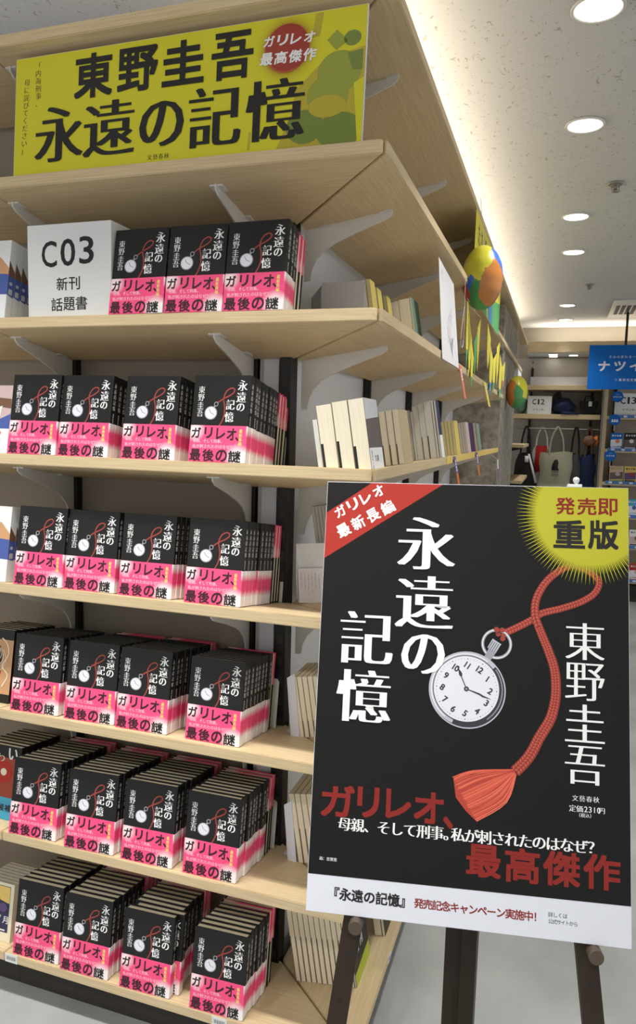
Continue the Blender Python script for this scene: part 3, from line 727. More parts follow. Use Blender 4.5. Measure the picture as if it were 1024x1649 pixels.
# price labels on the bottom board
for x, lab in ((-0.945, 'white barcode label on the bottom board edge under the cream paperbacks'), (-0.335, 'white barcode label on the bottom board edge under the corner-end stack')):
    mb = MB(); fr_ = front(.04, .024); mb.box((-.02, 0, 0), (.02, .0008, .024), 'white', .0002)
    for i in range(14): flat(mb, fr_, [(5 + i * 2.2, 7), (5 + i * 2.2 + .5 + (i * 7 % 3) * .4, 7), (5 + i * 2.2 + .5 + (i * 7 % 3) * .4, 17), (5 + i * 2.2, 17)], 'black_ink')
    tag(mb.build('price_label', loc=(x, -.0012, S[7] - TH + .001)), lab, 'label')
mb = MB(); mb.box((0, -.016, 0), (.0008, .016, .022), 'white', .0002); mb.box((.0008, -.009, .006), (.0011, .007, .015), 'blue_print'); tag(mb.build('price_label', loc=(.0004, .355, S[7] - TH + .002)), 'white label on the bottom board edge behind the easel', 'label')

# ------------------------------------------------------------------ number box C03
def number_sign(name, label, w, h, d, loc, big, lines, rot=(0, 0, 0), size=None):
    t = thing(name, label, 'sign', loc, rot); mb = MB(); mb.box((-w / 2, 0, 0), (w / 2, d, h), 'white', .0015); mb.build('box', t)
    mb = MB(); f_ = front(w, h)
    for a in big: put(mb, f_, a[0], a[1], a[2], a[3], a[4], 'black_ink', 'medium')
    for a in lines: put(mb, f_, a[0], a[1], a[2], a[3], a[4], 'black_ink', a[5] if len(a) > 5 else 'medium')
    mb.build('lettering', t); return t
number_sign('number_box', 'white display box marked C03 on the top novel shelf', .231, .216, .19, (-0.757, .022, S[2] + .0005 - .0030),
            [('C', 62, 68, 43, 60), ('0', 114, 66, 41, 62), ('3', 165, 63, 40, 62)], [('新', 97, 137, 31, 30), ('刊', 131, 136, 31, 30), ('話', 82, 184, 32, 31), ('題', 116, 183, 32, 31), ('書', 150, 182, 32, 31)], rot=(0, 0, 0))

# ------------------------------------------------------------------ yellow promotion sign on the upper board
SW, SH = .845, .268
t = thing('promotion_sign', 'long yellow title sign with black lettering standing on the upper board', 'sign', (-0.475, .008, S[1] - TAU * .008 + .0008), (math.radians(-4), 0, 0))
mb = MB(); mb.box((-SW / 2, 0, 0), (SW / 2, .005, SH), 'white', .0006); mb.build('board', t)
f_ = front(SW, SH)
mb = MB(); flat(mb, f_, [(1, 1), (843, 1), (843, 267), (1, 267)], 'sign_yellow', .0002)
def fan(cx, cy, r0, r1, n, col, lift, wid=.55, box=(1, 1, 843, 267), ky=1.0):
    for i in range(n):
        a = 2 * PI * i / n; da = PI / n * wid * 2
        P = clip([(cx + r0 * math.cos(a - da / 2), cy + r0 * ky * math.sin(a - da / 2)), (cx + r1 * math.cos(a), cy + r1 * ky * math.sin(a)), (cx + r0 * math.cos(a + da / 2), cy + r0 * ky * math.sin(a + da / 2))], *box)
        if len(P) > 2: flat(mb, f_, P, col, lift)
def blob(cx, cy, rx, ry, col, lift):
    P = clip([(cx + rx * math.cos(i * PI / 16), cy + ry * math.sin(i * PI / 16)) for i in range(32)], 1, 1, 843, 267)
    if len(P) > 2: flat(mb, f_, P, col, lift)
# faint green silhouettes of rounded shapes
flat(mb, f_, clip([(700, 150), (760, 95), (843, 80), (843, 267), (660, 267), (690, 200)], 1, 1, 843, 267), 'sign_ochre', .0003)
blob(790, 125, 46, 42, 'sign_green', .0004); blob(768, 168, 44, 40, 'sign_green', .0005); blob(722, 226, 40, 34, 'sign_green_dark', .0006); blob(795, 240, 48, 36, 'sign_green_dark', .0007); blob(768, 190, 40, 22, 'sign_ochre', .00075); blob(815, 62, 18, 15, 'sign_green_dark', .0006)
flat(mb, f_, [(762, 60), (782, 42), (806, 66), (782, 82)], 'sign_green', .0006); flat(mb, f_, [(735, 4), (752, 4), (746, 50), (730, 50)], 'sign_ochre', .0005); flat(mb, f_, [(806, 90), (838, 86), (838, 126), (818, 124)], 'sign_green_dark', .0006)
flat(mb, f_, [(822, 150), (843, 140), (843, 267), (834, 267)], 'sign_yellow', .0008); flat(mb, f_, [(598, 225), (604, 225), (602, 262), (596, 262)], 'sign_ochre', .0003)
mb.build('picture', t)
mb = MB(); fan(676, 64, 40, 74, 110, 'burst_olive', .0009, .45); fan(676, 64, 44, 66, 110, 'burst_red_mid', .00093, .55); fan(676, 64, 44, 58, 110, 'burst_red', .00095, .8); disc(mb, f_, 676, 64, 48, 48, 'burst_red', .001, 60); annulus(mb, f_, 676, 64, 46.0, 49, 'burst_red_mid', .00105, 60, a0=PI * .35, a1=PI * 1.0)
for i, ch in enumerate('ガリレオ'): put(mb, f_, ch, 636 + i * 29.5, 46 + i * .7, 23, 21, 'print_white', 'bold', .0013, skew=.15)
for i, ch in enumerate('最高傑作'): put(mb, f_, ch, 632 + i * 31.5, 81 + i * .7, 28, 25, 'print_white', 'bold', .0013, skew=.12)
mb.build('red_burst', t)
mb = MB()
for ch, x, y, w, h in [('東', 212.5, 61.5, 100, 98), ('野', 326, 62, 101, 96), ('圭', 438, 62.5, 101, 94), ('吾', 553.5, 63, 96, 98)]: put(mb, f_, ch, x, y, w, h, 'black_ink', 'bold', .0014)
for ch, x, y, w, h in [('永', 125, 181.5, 132, 123), ('遠', 257.5, 181.5, 134, 120), ('の', 390.5, 186, 110, 96), ('記', 518, 184, 124, 124), ('憶', 655.5, 185, 132, 123)]: put(mb, f_, ch, x, y, w, h, 'black_ink', 'serif_heavy', .0014)
column(mb, f_, '「内海刑事、', 62, 22, 17, 17, 'sign_brown', 'serif', .6, lift=.0005); column(mb, f_, '母に詫びてください」', 32.5, 56, 17, 17.2, 'sign_brown', 'serif', -.5, lift=.0005)
row(mb, f_, '文藝春秋', 364, 255, 13, 14, 'black_ink', 'serif', lift=.0005)
mb.build('lettering', t)

# ------------------------------------------------------------------ easel and poster
PX = Vector((0.9878, 0.1549, 0.0158)).normalized(); PY = Vector((0.0541, -0.2455, -0.9679)); PY = (PY - PX * PX.dot(PY)).normalized(); PN = PY.cross(PX)
TL = Vector((-0.038, -0.201, 1.442))
PW, PH = .515, .728
def pmat(x, y, off=0.0):     # point on the poster plane
    o = TL + PX * x + PY * y - PN * off
    return Matrix(((PX.x, -PN.x, -PY.x, o.x), (PX.y, -PN.y, -PY.y, o.y), (PX.z, -PN.z, -PY.z, o.z), (0, 0, 0, 1)))
t = thing('poster_board', 'large black title poster with pocket watch resting on an easel', 'poster'); t.matrix_world = pmat(PW / 2, PH)
f_ = front(PW, PH)
mb = MB(); mb.box((-PW / 2, 0, 0), (PW / 2, .006, PH), 'white_cool', .0006); mb.build('board', t)
mb = MB(); flat(mb, f_, [(.8, .8), (514.2, .8), (514.2, 665.4), (.8, 669)], 'poster_black', .0002); mb.build('black_print', t)
# red corner flash
mb = MB(); flat(mb, f_, [(80.3, .8), (205.8, .8), (.8, 138.8), (.8, 57.1)], 'banner_red', .0004)
ang = math.atan2(-66, 100)
for i, ch in enumerate('ガリレオ'): put(mb, f_, ch, 25.5 + i * 22.3, 53.5 - i * 12.8, 20, 20, 'print_white', 'bold', .0006, rot=ang + .05)
for i, ch in enumerate('最新長編'): put(mb, f_, ch, 33 + i * 25.6, 87.5 - i * 14.4, 23.5, 23.5, 'print_white', 'bold', .0006, rot=ang + .05)
mb.build('corner_flash', t)
# cord picture
mb = MB()
P1 = [(423.5, 133.1), (444.3, 140.4), (462, 152), (467.3, 163.9), (459.4, 180.4), (438.6, 194.9), (407.4, 207.3), (376.0, 217.0), (355.0, 231.6), (328.7, 246.5), (310.1, 255.7)]
P2 = [(423.5, 133.1), (402.4, 144.9), (381.3, 165.0), (366.6, 193.0), (364.5, 220.3), (373.4, 246.8), (386.4, 278.2), (396.7, 309.4), (399.1, 346.0), (395, 374), (388.7, 392.9), (373.3, 420.0), (361.5, 444.1), (350.3, 460.4), (334.9, 477.1)]
def braid(path, w0, w1, cols, lift):
    P = smooth_path(path, 12); Ls = [0]
    for i in range(1, len(P)): Ls.append(Ls[-1] + math.hypot(P[i][0] - P[i - 1][0], P[i][1] - P[i - 1][1]))
    ribbon(mb, f_, P, [(w0 + (w1 - w0) * s / Ls[-1]) * .96 for s in Ls], 'cord_dark', lift)
    s = 0; idx = 0; k = 0
    while s < Ls[-1]:
        while idx < len(Ls) - 2 and Ls[idx + 1] < s: idx += 1
        t_ = (s - Ls[idx]) / max(Ls[idx + 1] - Ls[idx], 1e-6); x = P[idx][0] + (P[idx + 1][0] - P[idx][0]) * t_; y = P[idx][1] + (P[idx + 1][1] - P[idx][1]) * t_
        a = math.atan2(P[idx + 1][1] - P[idx][1], P[idx + 1][0] - P[idx][0]); w = w0 + (w1 - w0) * s / Ls[-1]
        cc = cols if s < Ls[-1] * .34 or cols == 2 and w1 < 14 else cols + 1
        for j in range(cc):
            o = ((j + .5) / cc - .5) * w * .82 ; sh = (k % 2) * w / cc * .0
            ex = x - math.sin(a) * o; ey = y + math.cos(a) * o; sg_ = 1 if j % 2 else -1
            ea = a + sg_ * .75; rl, rw = w / cc * .62, w / cc * .36
            for col, kk, l2 in (('cord_mid', 1, 2e-5), ('cord_light', .52, 4e-5)):
                flat(mb, f_, [(ex + rl * kk * math.cos(q) * math.cos(ea) - rw * kk * math.sin(q) * math.sin(ea) - (1 - kk) * 1.2, ey + rl * kk * math.cos(q) * math.sin(ea) + rw * kk * math.sin(q) * math.cos(ea) - (1 - kk) * 1.2) for q in [i * PI / 4 for i in range(8)]], col, lift + l2 + (k % 4) * 1e-5)
        s += w / cc * .82; k += 1
braid(P1, 11, 13, 2, .0004); braid(P2, 12, 20, 2, .0006)
for i in range(9): disc(mb, f_, 305 + random.uniform(-8, 9), 255 + random.uniform(-9, 9), 4.2, 4.2, random.choice(['cord_mid', 'cord_red', 'cord_dark']), .0010 + i * 1e-5, 10)
# tassel threads
a0, a1 = math.radians(171), math.radians(124)
flat(mb, f_, [(333, 474), (236, 494), (241, 526), (258, 546), (276, 561), (318, 527), (338, 482)], 'tassel_b', .0008)
for i in range(64):
    u = i / 63; sx_, sy_ = 332 + u * 5, 474 + u * 7
    ex = 236 + (276 - 236) * u ** 1.1 + random.uniform(-2, 2); ey = 493 + (561 - 493) * u + random.uniform(-1.5, 1.5)
    mx_, my_ = (sx_ + ex) / 2 + (u - .5) * 34 + random.uniform(-2, 2), (sy_ + ey) / 2 + (u - .35) * 10
    ribbon(mb, f_, smooth_path([(sx_, sy_), (mx_, my_), (ex, ey)], 4), random.uniform(1.0, 2.0), random.choice(['tassel_a', 'tassel_a', 'tassel_b', 'tassel_c']), .00085 + (i % 7) * 1e-5)
mb.build('cord_picture', t)
# pocket watch picture
mb = MB(); cx, cy = 254, 349.5
annulus(mb, f_, 302.3, 272.2, 20.5, 25.5, 'chrome_print', .0007, 48); annulus(mb, f_, 302.3, 272.2, 22.6, 24.0, 'print_white', .00075, 48)
ribbon(mb, f_, [(283, 305), (301, 274)], [11, 15], 'chrome_print', .0008); ribbon(mb, f_, [(294, 283), (303, 268)], [16, 17], 'rim_light', .00085)
for i in range(5): ribbon(mb, f_, [(288.5 + i * 3.2, 281 + i * 1.7), (296.5 + i * 3.2, 267 + i * 1.7)], 1.0, 'rim_dark', .0009)
disc(mb, f_, cx + 1, cy + 1.5, 63.5, 63.5, 'rim_dark', .0009, 72); annulus(mb, f_, cx + 1, cy + 1.5, 61.5, 63.5, 'rim_light', .00093, 72); annulus(mb, f_, cx, cy, 55.5, 61.5, 'rim_light', .00095, 60, a0=PI * .62, a1=PI * 1.78); annulus(mb, f_, cx, cy, 57.5, 58.8, 'print_white', .00097, 60, a0=PI * .7, a1=PI * 1.7); annulus(mb, f_, cx, cy, 58, 59.5, 'chrome_print', .00097, 40, a0=-PI * .2, a1=PI * .3)
disc(mb, f_, cx, cy, 55.6, 55.6, 'rim_dark', .001, 72); disc(mb, f_, cx - .3, cy - .3, 54, 54, 'dial', .00105, 72)
th0 = math.radians(31.5)
for i in range(60):
    a = i * PI / 30; rr = .55 if i % 5 else 1.0; disc(mb, f_, cx + 49.8 * math.cos(a + th0), cy + 49.8 * math.sin(a + th0), rr, rr, 'rim_dark', .0011, 6)
for h in range(1, 13):
    a = h * PI / 6 - PI / 2 + th0; s_ = str(h); r0 = 39.5
    for j, ch in enumerate(s_):
        o = (j - (len(s_) - 1) / 2) * 6.2
        put(mb, f_, ch, cx + r0 * math.cos(a) + o * math.cos(th0), cy + r0 * math.sin(a) + o * math.sin(th0), 14.5, None, 'rim_dark', 'bold', .0011, rot=th0)
ribbon(mb, f_, smooth_path([(cx, cy), (245.5, 330), (242.5, 322), (237.5, 312.5)], 4), [1.6] * 5 + [5, 5.5, 5, 4, 2.5, 1.6, 1.0, .6], 'rim_dark', .0012)
ribbon(mb, f_, [(cx, cy), (276, 357), (281, 360), (294.5, 364)], [1.5, 3.0, 3.2, .5], 'rim_dark', .0012); disc(mb, f_, cx, cy, 4.2, 4.2, 'rim_dark', .00125, 20); disc(mb, f_, cx, cy, 1.8, 1.8, 'chrome_print', .0013, 12)
mb.build('watch_picture', t)
# yellow burst
mb = MB(); bx = (.8, .8, 514.2, 665)
def fanp(cx, cy, r0, r1, n, col, lift, wid, ph=0):
    for i in range(n):
        a = 2 * PI * (i + ph) / n; da = 2 * PI / n * wid
        P = clip([(cx + r0 * math.cos(a - da / 2), cy + r0 * math.sin(a - da / 2)), (cx + r1 * math.cos(a), cy + r1 * math.sin(a)), (cx + r0 * math.cos(a + da / 2), cy + r0 * math.sin(a + da / 2))], *bx)
        if len(P) > 2: flat(mb, f_, P, col, lift)
fanp(452, 46, 84, 121, 112, 'burst_yellow', .0014, .62); fanp(452, 46, 83, 104, 112, 'burst_yellow', .00142, .55, .5)
flat(mb, f_, clip([(452 + 85.5 * math.cos(i * PI / 60), 46 + 85.5 * math.sin(i * PI / 60)) for i in range(120)], *bx), 'burst_yellow', .00145)
for ch, x in (('発', 412.4), ('売', 447.5), ('即', 481.3)): put(mb, f_, ch, x, 33.5, 31.5, 29.6, 'text_red', 'semi', .0016)
put(mb, f_, '重', 419, 81.7, 51.6, 48.5, 'black_ink', 'bold', .0016); put(mb, f_, '版', 474, 81, 49, 49.5, 'black_ink', 'bold', .0016)
mb.build('yellow_burst', t)
# title, author and copy
mb = MB()
for ch, x, y, w, h in [('永', 180, 106.2, 100, 91), ('遠', 179.4, 207.6, 99.4, 89), ('の', 180, 296, 74, 66), ('記', 82.2, 274, 92.7, 88.8), ('憶', 81.3, 373, 94.4, 87)]: put(mb, f_, ch, x, y, w, h, 'print_white', 'serif_bold', .0015)
mb.build('title_lettering', t)
mb = MB()
for ch, y in (('東', 260.1), ('野', 325.5), ('圭', 392), ('吾', 457.8)): put(mb, f_, ch, 444.6, y, 62, 60, 'print_white', 'serif', .0015)
mb.build('author_lettering', t)
mb = MB()
row(mb, f_, '文藝春秋', 430, 510, 10, 10.8, 'print_white', 'serif'); mb.build('publisher_lettering', t)
mb = MB()
row(mb, f_, '定価', 426, 526, 11.5, 11, 'print_white', 'serif', lift=.0004); row(mb, f_, '2310', 446.5, 525.6, 12.5, 6.6, 'print_white', 'sans', lift=.0004); put(mb, f_, '円', 471, 526, 10.5, None, 'print_white', 'serif', .0004)
row(mb, f_, '（税込）', 435, 535.5, 7, 7, 'print_white', 'serif', lift=.0004); mb.build('price_lettering', t)
mb = MB(); row(mb, f_, '画：吉實恵', 21.5, 643, 6.2, 6, 'print_white', 'sans', lift=.0004)
mb.build('credit_lettering', t)
mb = MB()
for ch, x, y, w, h in [('ガ', 45.3, 548.9, 56.6, 52.3), ('リ', 96.7, 546.5, 37, 49.5), ('レ', 147.2, 545, 42, 47), ('オ', 197.4, 546.3, 48.5, 50), ('、', 229.4, 567, 16, 18.5), ('最', 287.7, 620.9, 55.3, 50.5), ('高', 348.6, 621.7, 54.4, 53), ('傑', 409.4, 620.4, 57, 53), ('作', 470.8, 619, 56, 53)]: put(mb, f_, ch, x, y, w, h, 'text_red', 'bold', .0004)
row(mb, f_, '母親、そして刑事。', 58.5, 584.6, 23.5, 21.9, 'print_white', 'serif_bold', -.05, lift=.0008); row(mb, f_, '私が刺されたのはなぜ？', 246, 584, 23.5, 21.4, 'print_white', 'serif_bold', -.08, lift=.0008)
mb.build('copy_lettering', t)
mb = MB(); row(mb, f_, '『永遠の記憶』', 45, 696, 20.5, 20.0, 'black_ink', 'bold'); row(mb, f_, '発売記念キャンペーン実施中！', 186, 696.5, 16, 14.45, 'text_red', 'semi'); row(mb, f_, '詳しくは', 393, 690.5, 8, 7.4, 'black_ink', 'thin'); row(mb, f_, '公式サイトから', 393, 700.5, 7.6, 6.4, 'black_ink', 'thin')
mb.build('strip_lettering', t)
mb = MB(); z0 = PH - .001
mb.box((.428 - PW / 2 - .012, -.002, z0), (.428 - PW / 2 + .012, .008, z0 + .006), 'white', .001)
mb.lathe([(0.0018, 0), (.0018, .003), (.0045, .006), (.0058, .010), (.0045, .0135), (.0015, .015)], (.428 - PW / 2 + .003, .003, z0 + .004), 'white', 20); mb.build('clip', t)

t = thing('easel', 'dark brown easel holding up the black poster', 'easel', (0, 0, 0))
def pp(x, y, off): return TL + PX * x + PY * y - PN * off
yb = (TL.z) / -PY.z          # y on the poster plane where z = 0
def leg(pts):
    mb = MB(); (x0, y0, x1, y1) = pts; wv = .016
    a = [pp(x0 - wv, y0, .008), pp(x0 + wv, y0, .008), pp(x1 + wv, y1, .008), pp(x1 - wv, y1, .008)]
    mb.prism(a, -PN * .020, 'easel_brown')
    for q in (0.79, 0.86, 0.95, 1.05):
        s_ = (q - y0) / (y1 - y0); x = x0 + (x1 - x0) * s_
        mb.prism([pp(x + .0035 * math.cos(i * PI / 4), q + .0035 * math.sin(i * PI / 4), .0078) for i in range(8)], -PN * .0006, 'black_ink')
    return mb.build('leg', t)
yf = yb - .006
leg((0.079 + .125 * .65, .085, 0.079 - .125 * (yf - .735), yf)); leg((0.449 - .1 * .65, .085, 0.449 + .1 * (yf - .73), yf))
mb = MB(); mb.box((.206, -.150, 0), (.238, -.118, 1.30), 'easel_brown', .001); mb.box((.2385, -.168, 0), (.266, -.118, 1.30), 'easel_brown', .001); mb.build('leg', t)
for y0, y1, xa, xb in ((.10, .13, .15, .40), (.42, .45, .12, .42)):
    mb = MB(); mb.prism([pp(xa, y0, .029), pp(xb, y0, .029), pp(xb, y1, .029), pp(xa, y1, .029)], -PN * .012, 'easel_brown'); mb.build('crossbar', t)
for x, y in ((.085, .7395), (.459, .7395)):
    mb = MB(); a = pp(x, y, .009); b_ = pp(x, y, -.017); mb.tube([a, b_, b_ + PN * .001], [.0115, .0115, .010], 'easel_peg', 20); mb.build('peg', t)

# ------------------------------------------------------------------ hanging paper decorations along the aisle
def seeds_mat(p, seeds):
    return min(seeds, key=lambda s: (p - Vector(s[0]).normalized()).length)[1]
def balloon(name, label, c, rx, rz, seeds):
    t = thing(name, label, 'paper balloon', c, group=None); mb = MB(); nu, nv = 96, 64; vs = []
    for j in range(nv + 1):
        ph = PI * j / nv
        rr = rx * math.sin(ph) * (1 + .018 * abs(math.sin(ph * 7)))
        for i in range(nu):
            a = 2 * PI * i / nu; vs.append((rr * math.cos(a), rr * math.sin(a), rz * math.cos(ph)))
    o = 0
    for j in range(nv):
        for i in range(nu):
            f = (j * nu + i, (j + 1) * nu + i, (j + 1) * nu + (i + 1) % nu, j * nu + (i + 1) % nu)
            cc = sum((Vector(vs[q]) for q in f), Vector()) / 4; cc = Vector((cc.x / rx, cc.y / rx, cc.z / rz)).normalized()
            key = seeds_mat(cc, seeds); mb.f.append(f); mb.k.append(mb.mi(key))
    mb.v = [tuple(v) for v in vs]; mb.build('paper_shell', t, True)
    mb = MB(); mb.tube([(0, 0, rz - .002), (-.02, 0, S[0] - TH - c[2] + (-.0) )], .0012, 'string', 6); mb.build('string', t)
    return t
# directions as seen from the camera side (-y)
balloon('paper_balloon', 'yellow and orange painted paper balloon, the nearer of two, by the paper notice', (.045, 1.36, 2.108), .074, .116,
        [((0, -.3, 1), 'balloon_yellow'), ((-.6, -.8, .5), 'balloon_yellow'), ((-.7, -.7, .0), 'balloon_yellow'), ((-.2, -.9, .15), 'balloon_yellow'), ((.3, -.8, .6), 'balloon_yellow'), ((.9, -.35, .7), 'balloon_blue'), ((.75, -.7, .2), 'balloon_orange'), ((.45, -.9, -.2), 'balloon_orange'), ((.3, -.9, -.6), 'balloon_orange'),
         ((-.35, -.9, -.42), 'balloon_green'), ((-.8, -.6, -.55), 'balloon_red'), ((-.3, -.6, -.9), 'balloon_green'), ((-.5, -.85, -.28), 'balloon_blue'), ((0, 1, 0), 'balloon_yellow'), ((.8, .6, 0), 'balloon_orange'), ((-.8, .6, 0), 'balloon_green')])
balloon('paper_balloon', 'orange yellow and green painted paper balloon, the farther, by the concrete column', (.05, 3.76, 1.826), .072, .112,
        [((.1, -.4, 1), 'balloon_yellow'), ((.6, -.7, .5), 'balloon_yellow'), ((-.6, -.8, .2), 'balloon_orange'), ((-.5, -.8, -.4), 'balloon_orange'), ((.25, -.95, -.1), 'balloon_green'), ((.2, -.8, -.7), 'balloon_green'), ((.8, -.5, -.1), 'balloon_yellow'), ((.7, -.5, -.6), 'balloon_green'), ((0, 1, 0), 'balloon_orange'), ((0, .7, .6), 'balloon_yellow')])
# long yellow banner under the canopy edge
fb = lambda x, y, l: (.004 + l, 1.43 + x * .001, 2.372 - y * .001)
mb = MB(); mb.box((.003, 1.43, 2.06), (.0042, 2.62, 2.378), 'paper_yellow')
flat(mb, fb, [(750, 200), (1190, 150), (1190, 312), (640, 312)], 'paper_green', .0004); flat(mb, fb, [(560, 170), (700, 150), (760, 230), (800, 311), (600, 311)], 'paper_blue', .0006); flat(mb, fb, [(420, 150), (520, 120), (560, 240), (470, 270)], 'paper_pink', .0006); flat(mb, fb, [(330, 190), (420, 190), (560, 312), (330, 312)], 'paper_green', .0005)
row(mb, fb, 'たなばた', 120, 60, 90, 110, 'black_ink', 'sans', lift=.0008); row(mb, fb, 'まつり', 760, 110, 80, 100, 'black_ink', 'sans', lift=.0008)
tag(mb.build('paper_banner'), 'long yellow paper banner with green end hung under the canopy edge', 'banner')
# cut-paper fringes
def fringe(label, y0, y1, zt, strips, x=.007):
    strips = [(q_[0] * .86,) + q_[1:] for q_ in strips]; t = thing('paper_fringe', label, 'paper decoration', (x, y0, zt)); L = y1 - y0; nS_ = len(strips)
    for i, (ln, col, tip) in enumerate(strips):
        mb = MB(); a = L * i / nS_; b_ = L * (i + 1) / nS_; m_ = (a + b_) / 2; u = (i + .5) / nS_; top = -.16 * (1 - abs(2 * u - 1)) 
        hw = (b_ - a) / 2; sl = .05 if u > .5 else -.05
        pts = [(0, a, top - sl * .5), (0, b_, top + sl * .5), (0, m_ + hw * .75, top - ln * .6), (0, m_, top - ln), (0, m_ - hw * .75, top - ln * .6)]
        mb.prism(pts, (.0008, 0, 0), col); mb.prism([(-.0002, m_ - hw * .56, top - ln * .7), (-.0002, m_ + hw * .56, top - ln * .7), (-.0002, m_, top - ln * 1.02)], (.0014, 0, 0), tip); mb.build('paper_strip', t)
    mb = MB(); mb.tube([(0, 0, 0), (0, L * .5, -.01), (0, L, 0)], .001, 'string', 6); mb.tube([(0, L * .5, -.01), (0, L * .5, 2.07 - zt if zt < 2.07 else 2.38 - zt)], .001, 'string', 6); mb.build('string', t)
fringe('yellow cut-paper fringe hanging below the nearer paper balloon', 1.27, 1.72, 2.02, [(.24, 'paper_yellow', 'paper_green'), (.20, 'paper_yellow', 'paper_yellow'), (.17, 'paper_yellow', 'paper_green'), (.18, 'paper_green', 'paper_green'), (.22, 'paper_yellow', 'paper_yellow')])
fringe('yellow and blue cut-paper fringe below the banner', 2.02, 2.72, 2.055, [(.20, 'paper_yellow', 'paper_yellow'), (.24, 'paper_yellow', 'paper_blue'), (.22, 'paper_yellow', 'paper_green'), (.24, 'paper_yellow', 'paper_yellow')])
fringe('small yellow cut-paper fringe beside the column top', 2.76, 3.16, 2.03, [(.26, 'paper_yellow', 'paper_green'), (.16, 'paper_yellow', 'paper_pink')])
mb = MB(); mb.tube(smooth_path([(.006, 1.19, 2.076), (.008, 1.19, 1.97), (.008, 1.20, 1.86), (.008, 1.165, 1.835), (.008, 1.13, 1.86), (.008, 1.17, 1.95), (.008, 1.19, 1.98)], 6), .0011, 'string', 6)
tag(mb.build('string_loop'), 'pale string loop hanging between paper notice and nearer balloon', 'string')
# paper notice standing on the second board edge
mb = MB(); q = [Vector(v) for v in ((-.014, .735, 2.045), (-.014, 1.055, 2.028), (.004, 1.14, 1.760), (.004, .772, 1.757))]
mb.prism(q, (.0008, 0, 0), 'paper_white')
def fq(x, y, l):
    u, v = x / 100, y / 100; p_ = (q[0] * (1 - u) + q[1] * u) * (1 - v) + (q[3] * (1 - u) + q[2] * u) * v; return (p_.x + .001 + l, p_.y, p_.z)
for i, s_ in enumerate(('七夕に', 'ねがいごと', 'たくさん', 'ください')): column(mb, fq, s_, 66 - i * 9, 38 + i * 6, 6, 7, 'chrome_print', 'sans')
column(mb, fq, '本と', 16, 10, 6, 7, 'chrome_print', 'sans')
ribbon(mb, fq, smooth_path([(60, 92), (62, 80), (66, 70)]), 1.2, 'chrome_print')
for i in range(7): ribbon(mb, fq, smooth_path([(61, 88 - i * 2.4), (50 + i * 3.5, 80 - i * 2), (44 + i * 5, 70 + (i % 3) * 4)]), 1.0, 'chrome_print')
tag(mb.build('paper_notice'), 'white handwritten paper notice with bamboo drawing standing on the shelf edge', 'notice')
# paper wish strips
def wish(label, p0, p1, w, c1, c2, string=None):
    t = thing('wish_strip', label, 'paper strip', p0, group='paper wish strips on the shelf edges'); v = Vector(p1) - Vector(p0); h_ = v * .5
    s_ = Vector((0, w / 2, 0))
    mb = MB(); mb.prism([-s_, s_, s_ + h_, -s_ + h_], (.0006, 0, 0), c1); mb.prism([-s_ + h_, s_ + h_, s_ + v, -s_ + v], (.0006, 0, 0), c2)
    for i in range(4): c_ = v * (.14 + .09 * i); mb.prism([c_ + Vector((.0003, -w * .2, .004)), c_ + Vector((.0003, w * .2, .004)), c_ + Vector((.0003, w * .2, -.004)), c_ + Vector((.0003, -w * .2, -.004))], (.0006, 0, 0), 'paper_white')
    mb.build('paper', t)
    if string: mb = MB(); mb.tube([(0, 0, 0), Vector(string) - Vector(p0)], .0009, 'string', 6); mb.build('string', t)
wish('pink paper wish strip hanging under the paper notice', (.006, 1.16, 1.772), (.012, 1.30, 1.664), .06, 'paper_pink', 'paper_pink')
wish('yellow paper wish strip near the end of second board', (.006, 2.02, 1.772), (.010, 2.28, 1.672), .10, 'paper_yellow', 'paper_yellow')
wish('purple to orange wish strip above the poster, nearer one', (.006, 1.13, 1.455), (.009, 1.29, 1.33), .05, 'paper_purple', 'orange')
wish('purple to orange wish strip on the taped edge, farther one', (.006, 1.83, 1.455), (.008, 1.99, 1.342), .07, 'paper_purple', 'orange')
wish('white and violet wish strip hanging from a slanting string', (.008, 2.98, 1.388), (.009, 3.10, 1.275), .08, 'paper_white', 'paper_purple', (.004, 2.55, 1.43))

# ------------------------------------------------------------------ ceiling fittings
def sprinkler(x, y, lab):
    t = thing('sprinkler_head', lab, 'sprinkler', (x, y, CEIL), group='ceiling sprinklers'); mb = MB()
    mb.lathe([(.032, -.001), (.034, -.004), (.026, -.008), (.012, -.010), (.010, -.026), (.004, -.030)], (0, 0, 0), 'metal_grey', 24); mb.build('body', t, True)
    mb = MB(); mb.lathe([(.001, -.030), (.018, -.032), (.020, -.035), (.001, -.036)], (0, 0, 0), 'metal_grey', 16)
    for i in range(4): a = i * PI / 2; mb.tube([(.010 * math.cos(a), .010 * math.sin(a), -.010), (.016 * math.cos(a), .016 * math.sin(a), -.022), (.012 * math.cos(a), .012 * math.sin(a), -.033)], .0022, 'metal_grey', 6)
    mb.build('deflector', t, True)
sprinkler(.51, 1.97, 'small metal sprinkler head on the ceiling, nearer the camera'); sprinkler(.48, 4.13, 'small metal sprinkler head on the ceiling, farther along')
t = thing('air_vent', 'square white ceiling air vent with dark slots', 'air vent', (.95, 5.20, CEIL))
mb = MB(); mb.box((-.27, -.42, -.012), (.27, .42, -.001), 'metal_white', .003); mb.build('frame', t)
mb = MB()
for gx in (-.235, -.02):
    for i in range(4): mb.box((gx + i * .042, -.22, -.0135), (gx + i * .042 + .030, .22, -.0118), 'black_ink')
mb.build('slots', t)

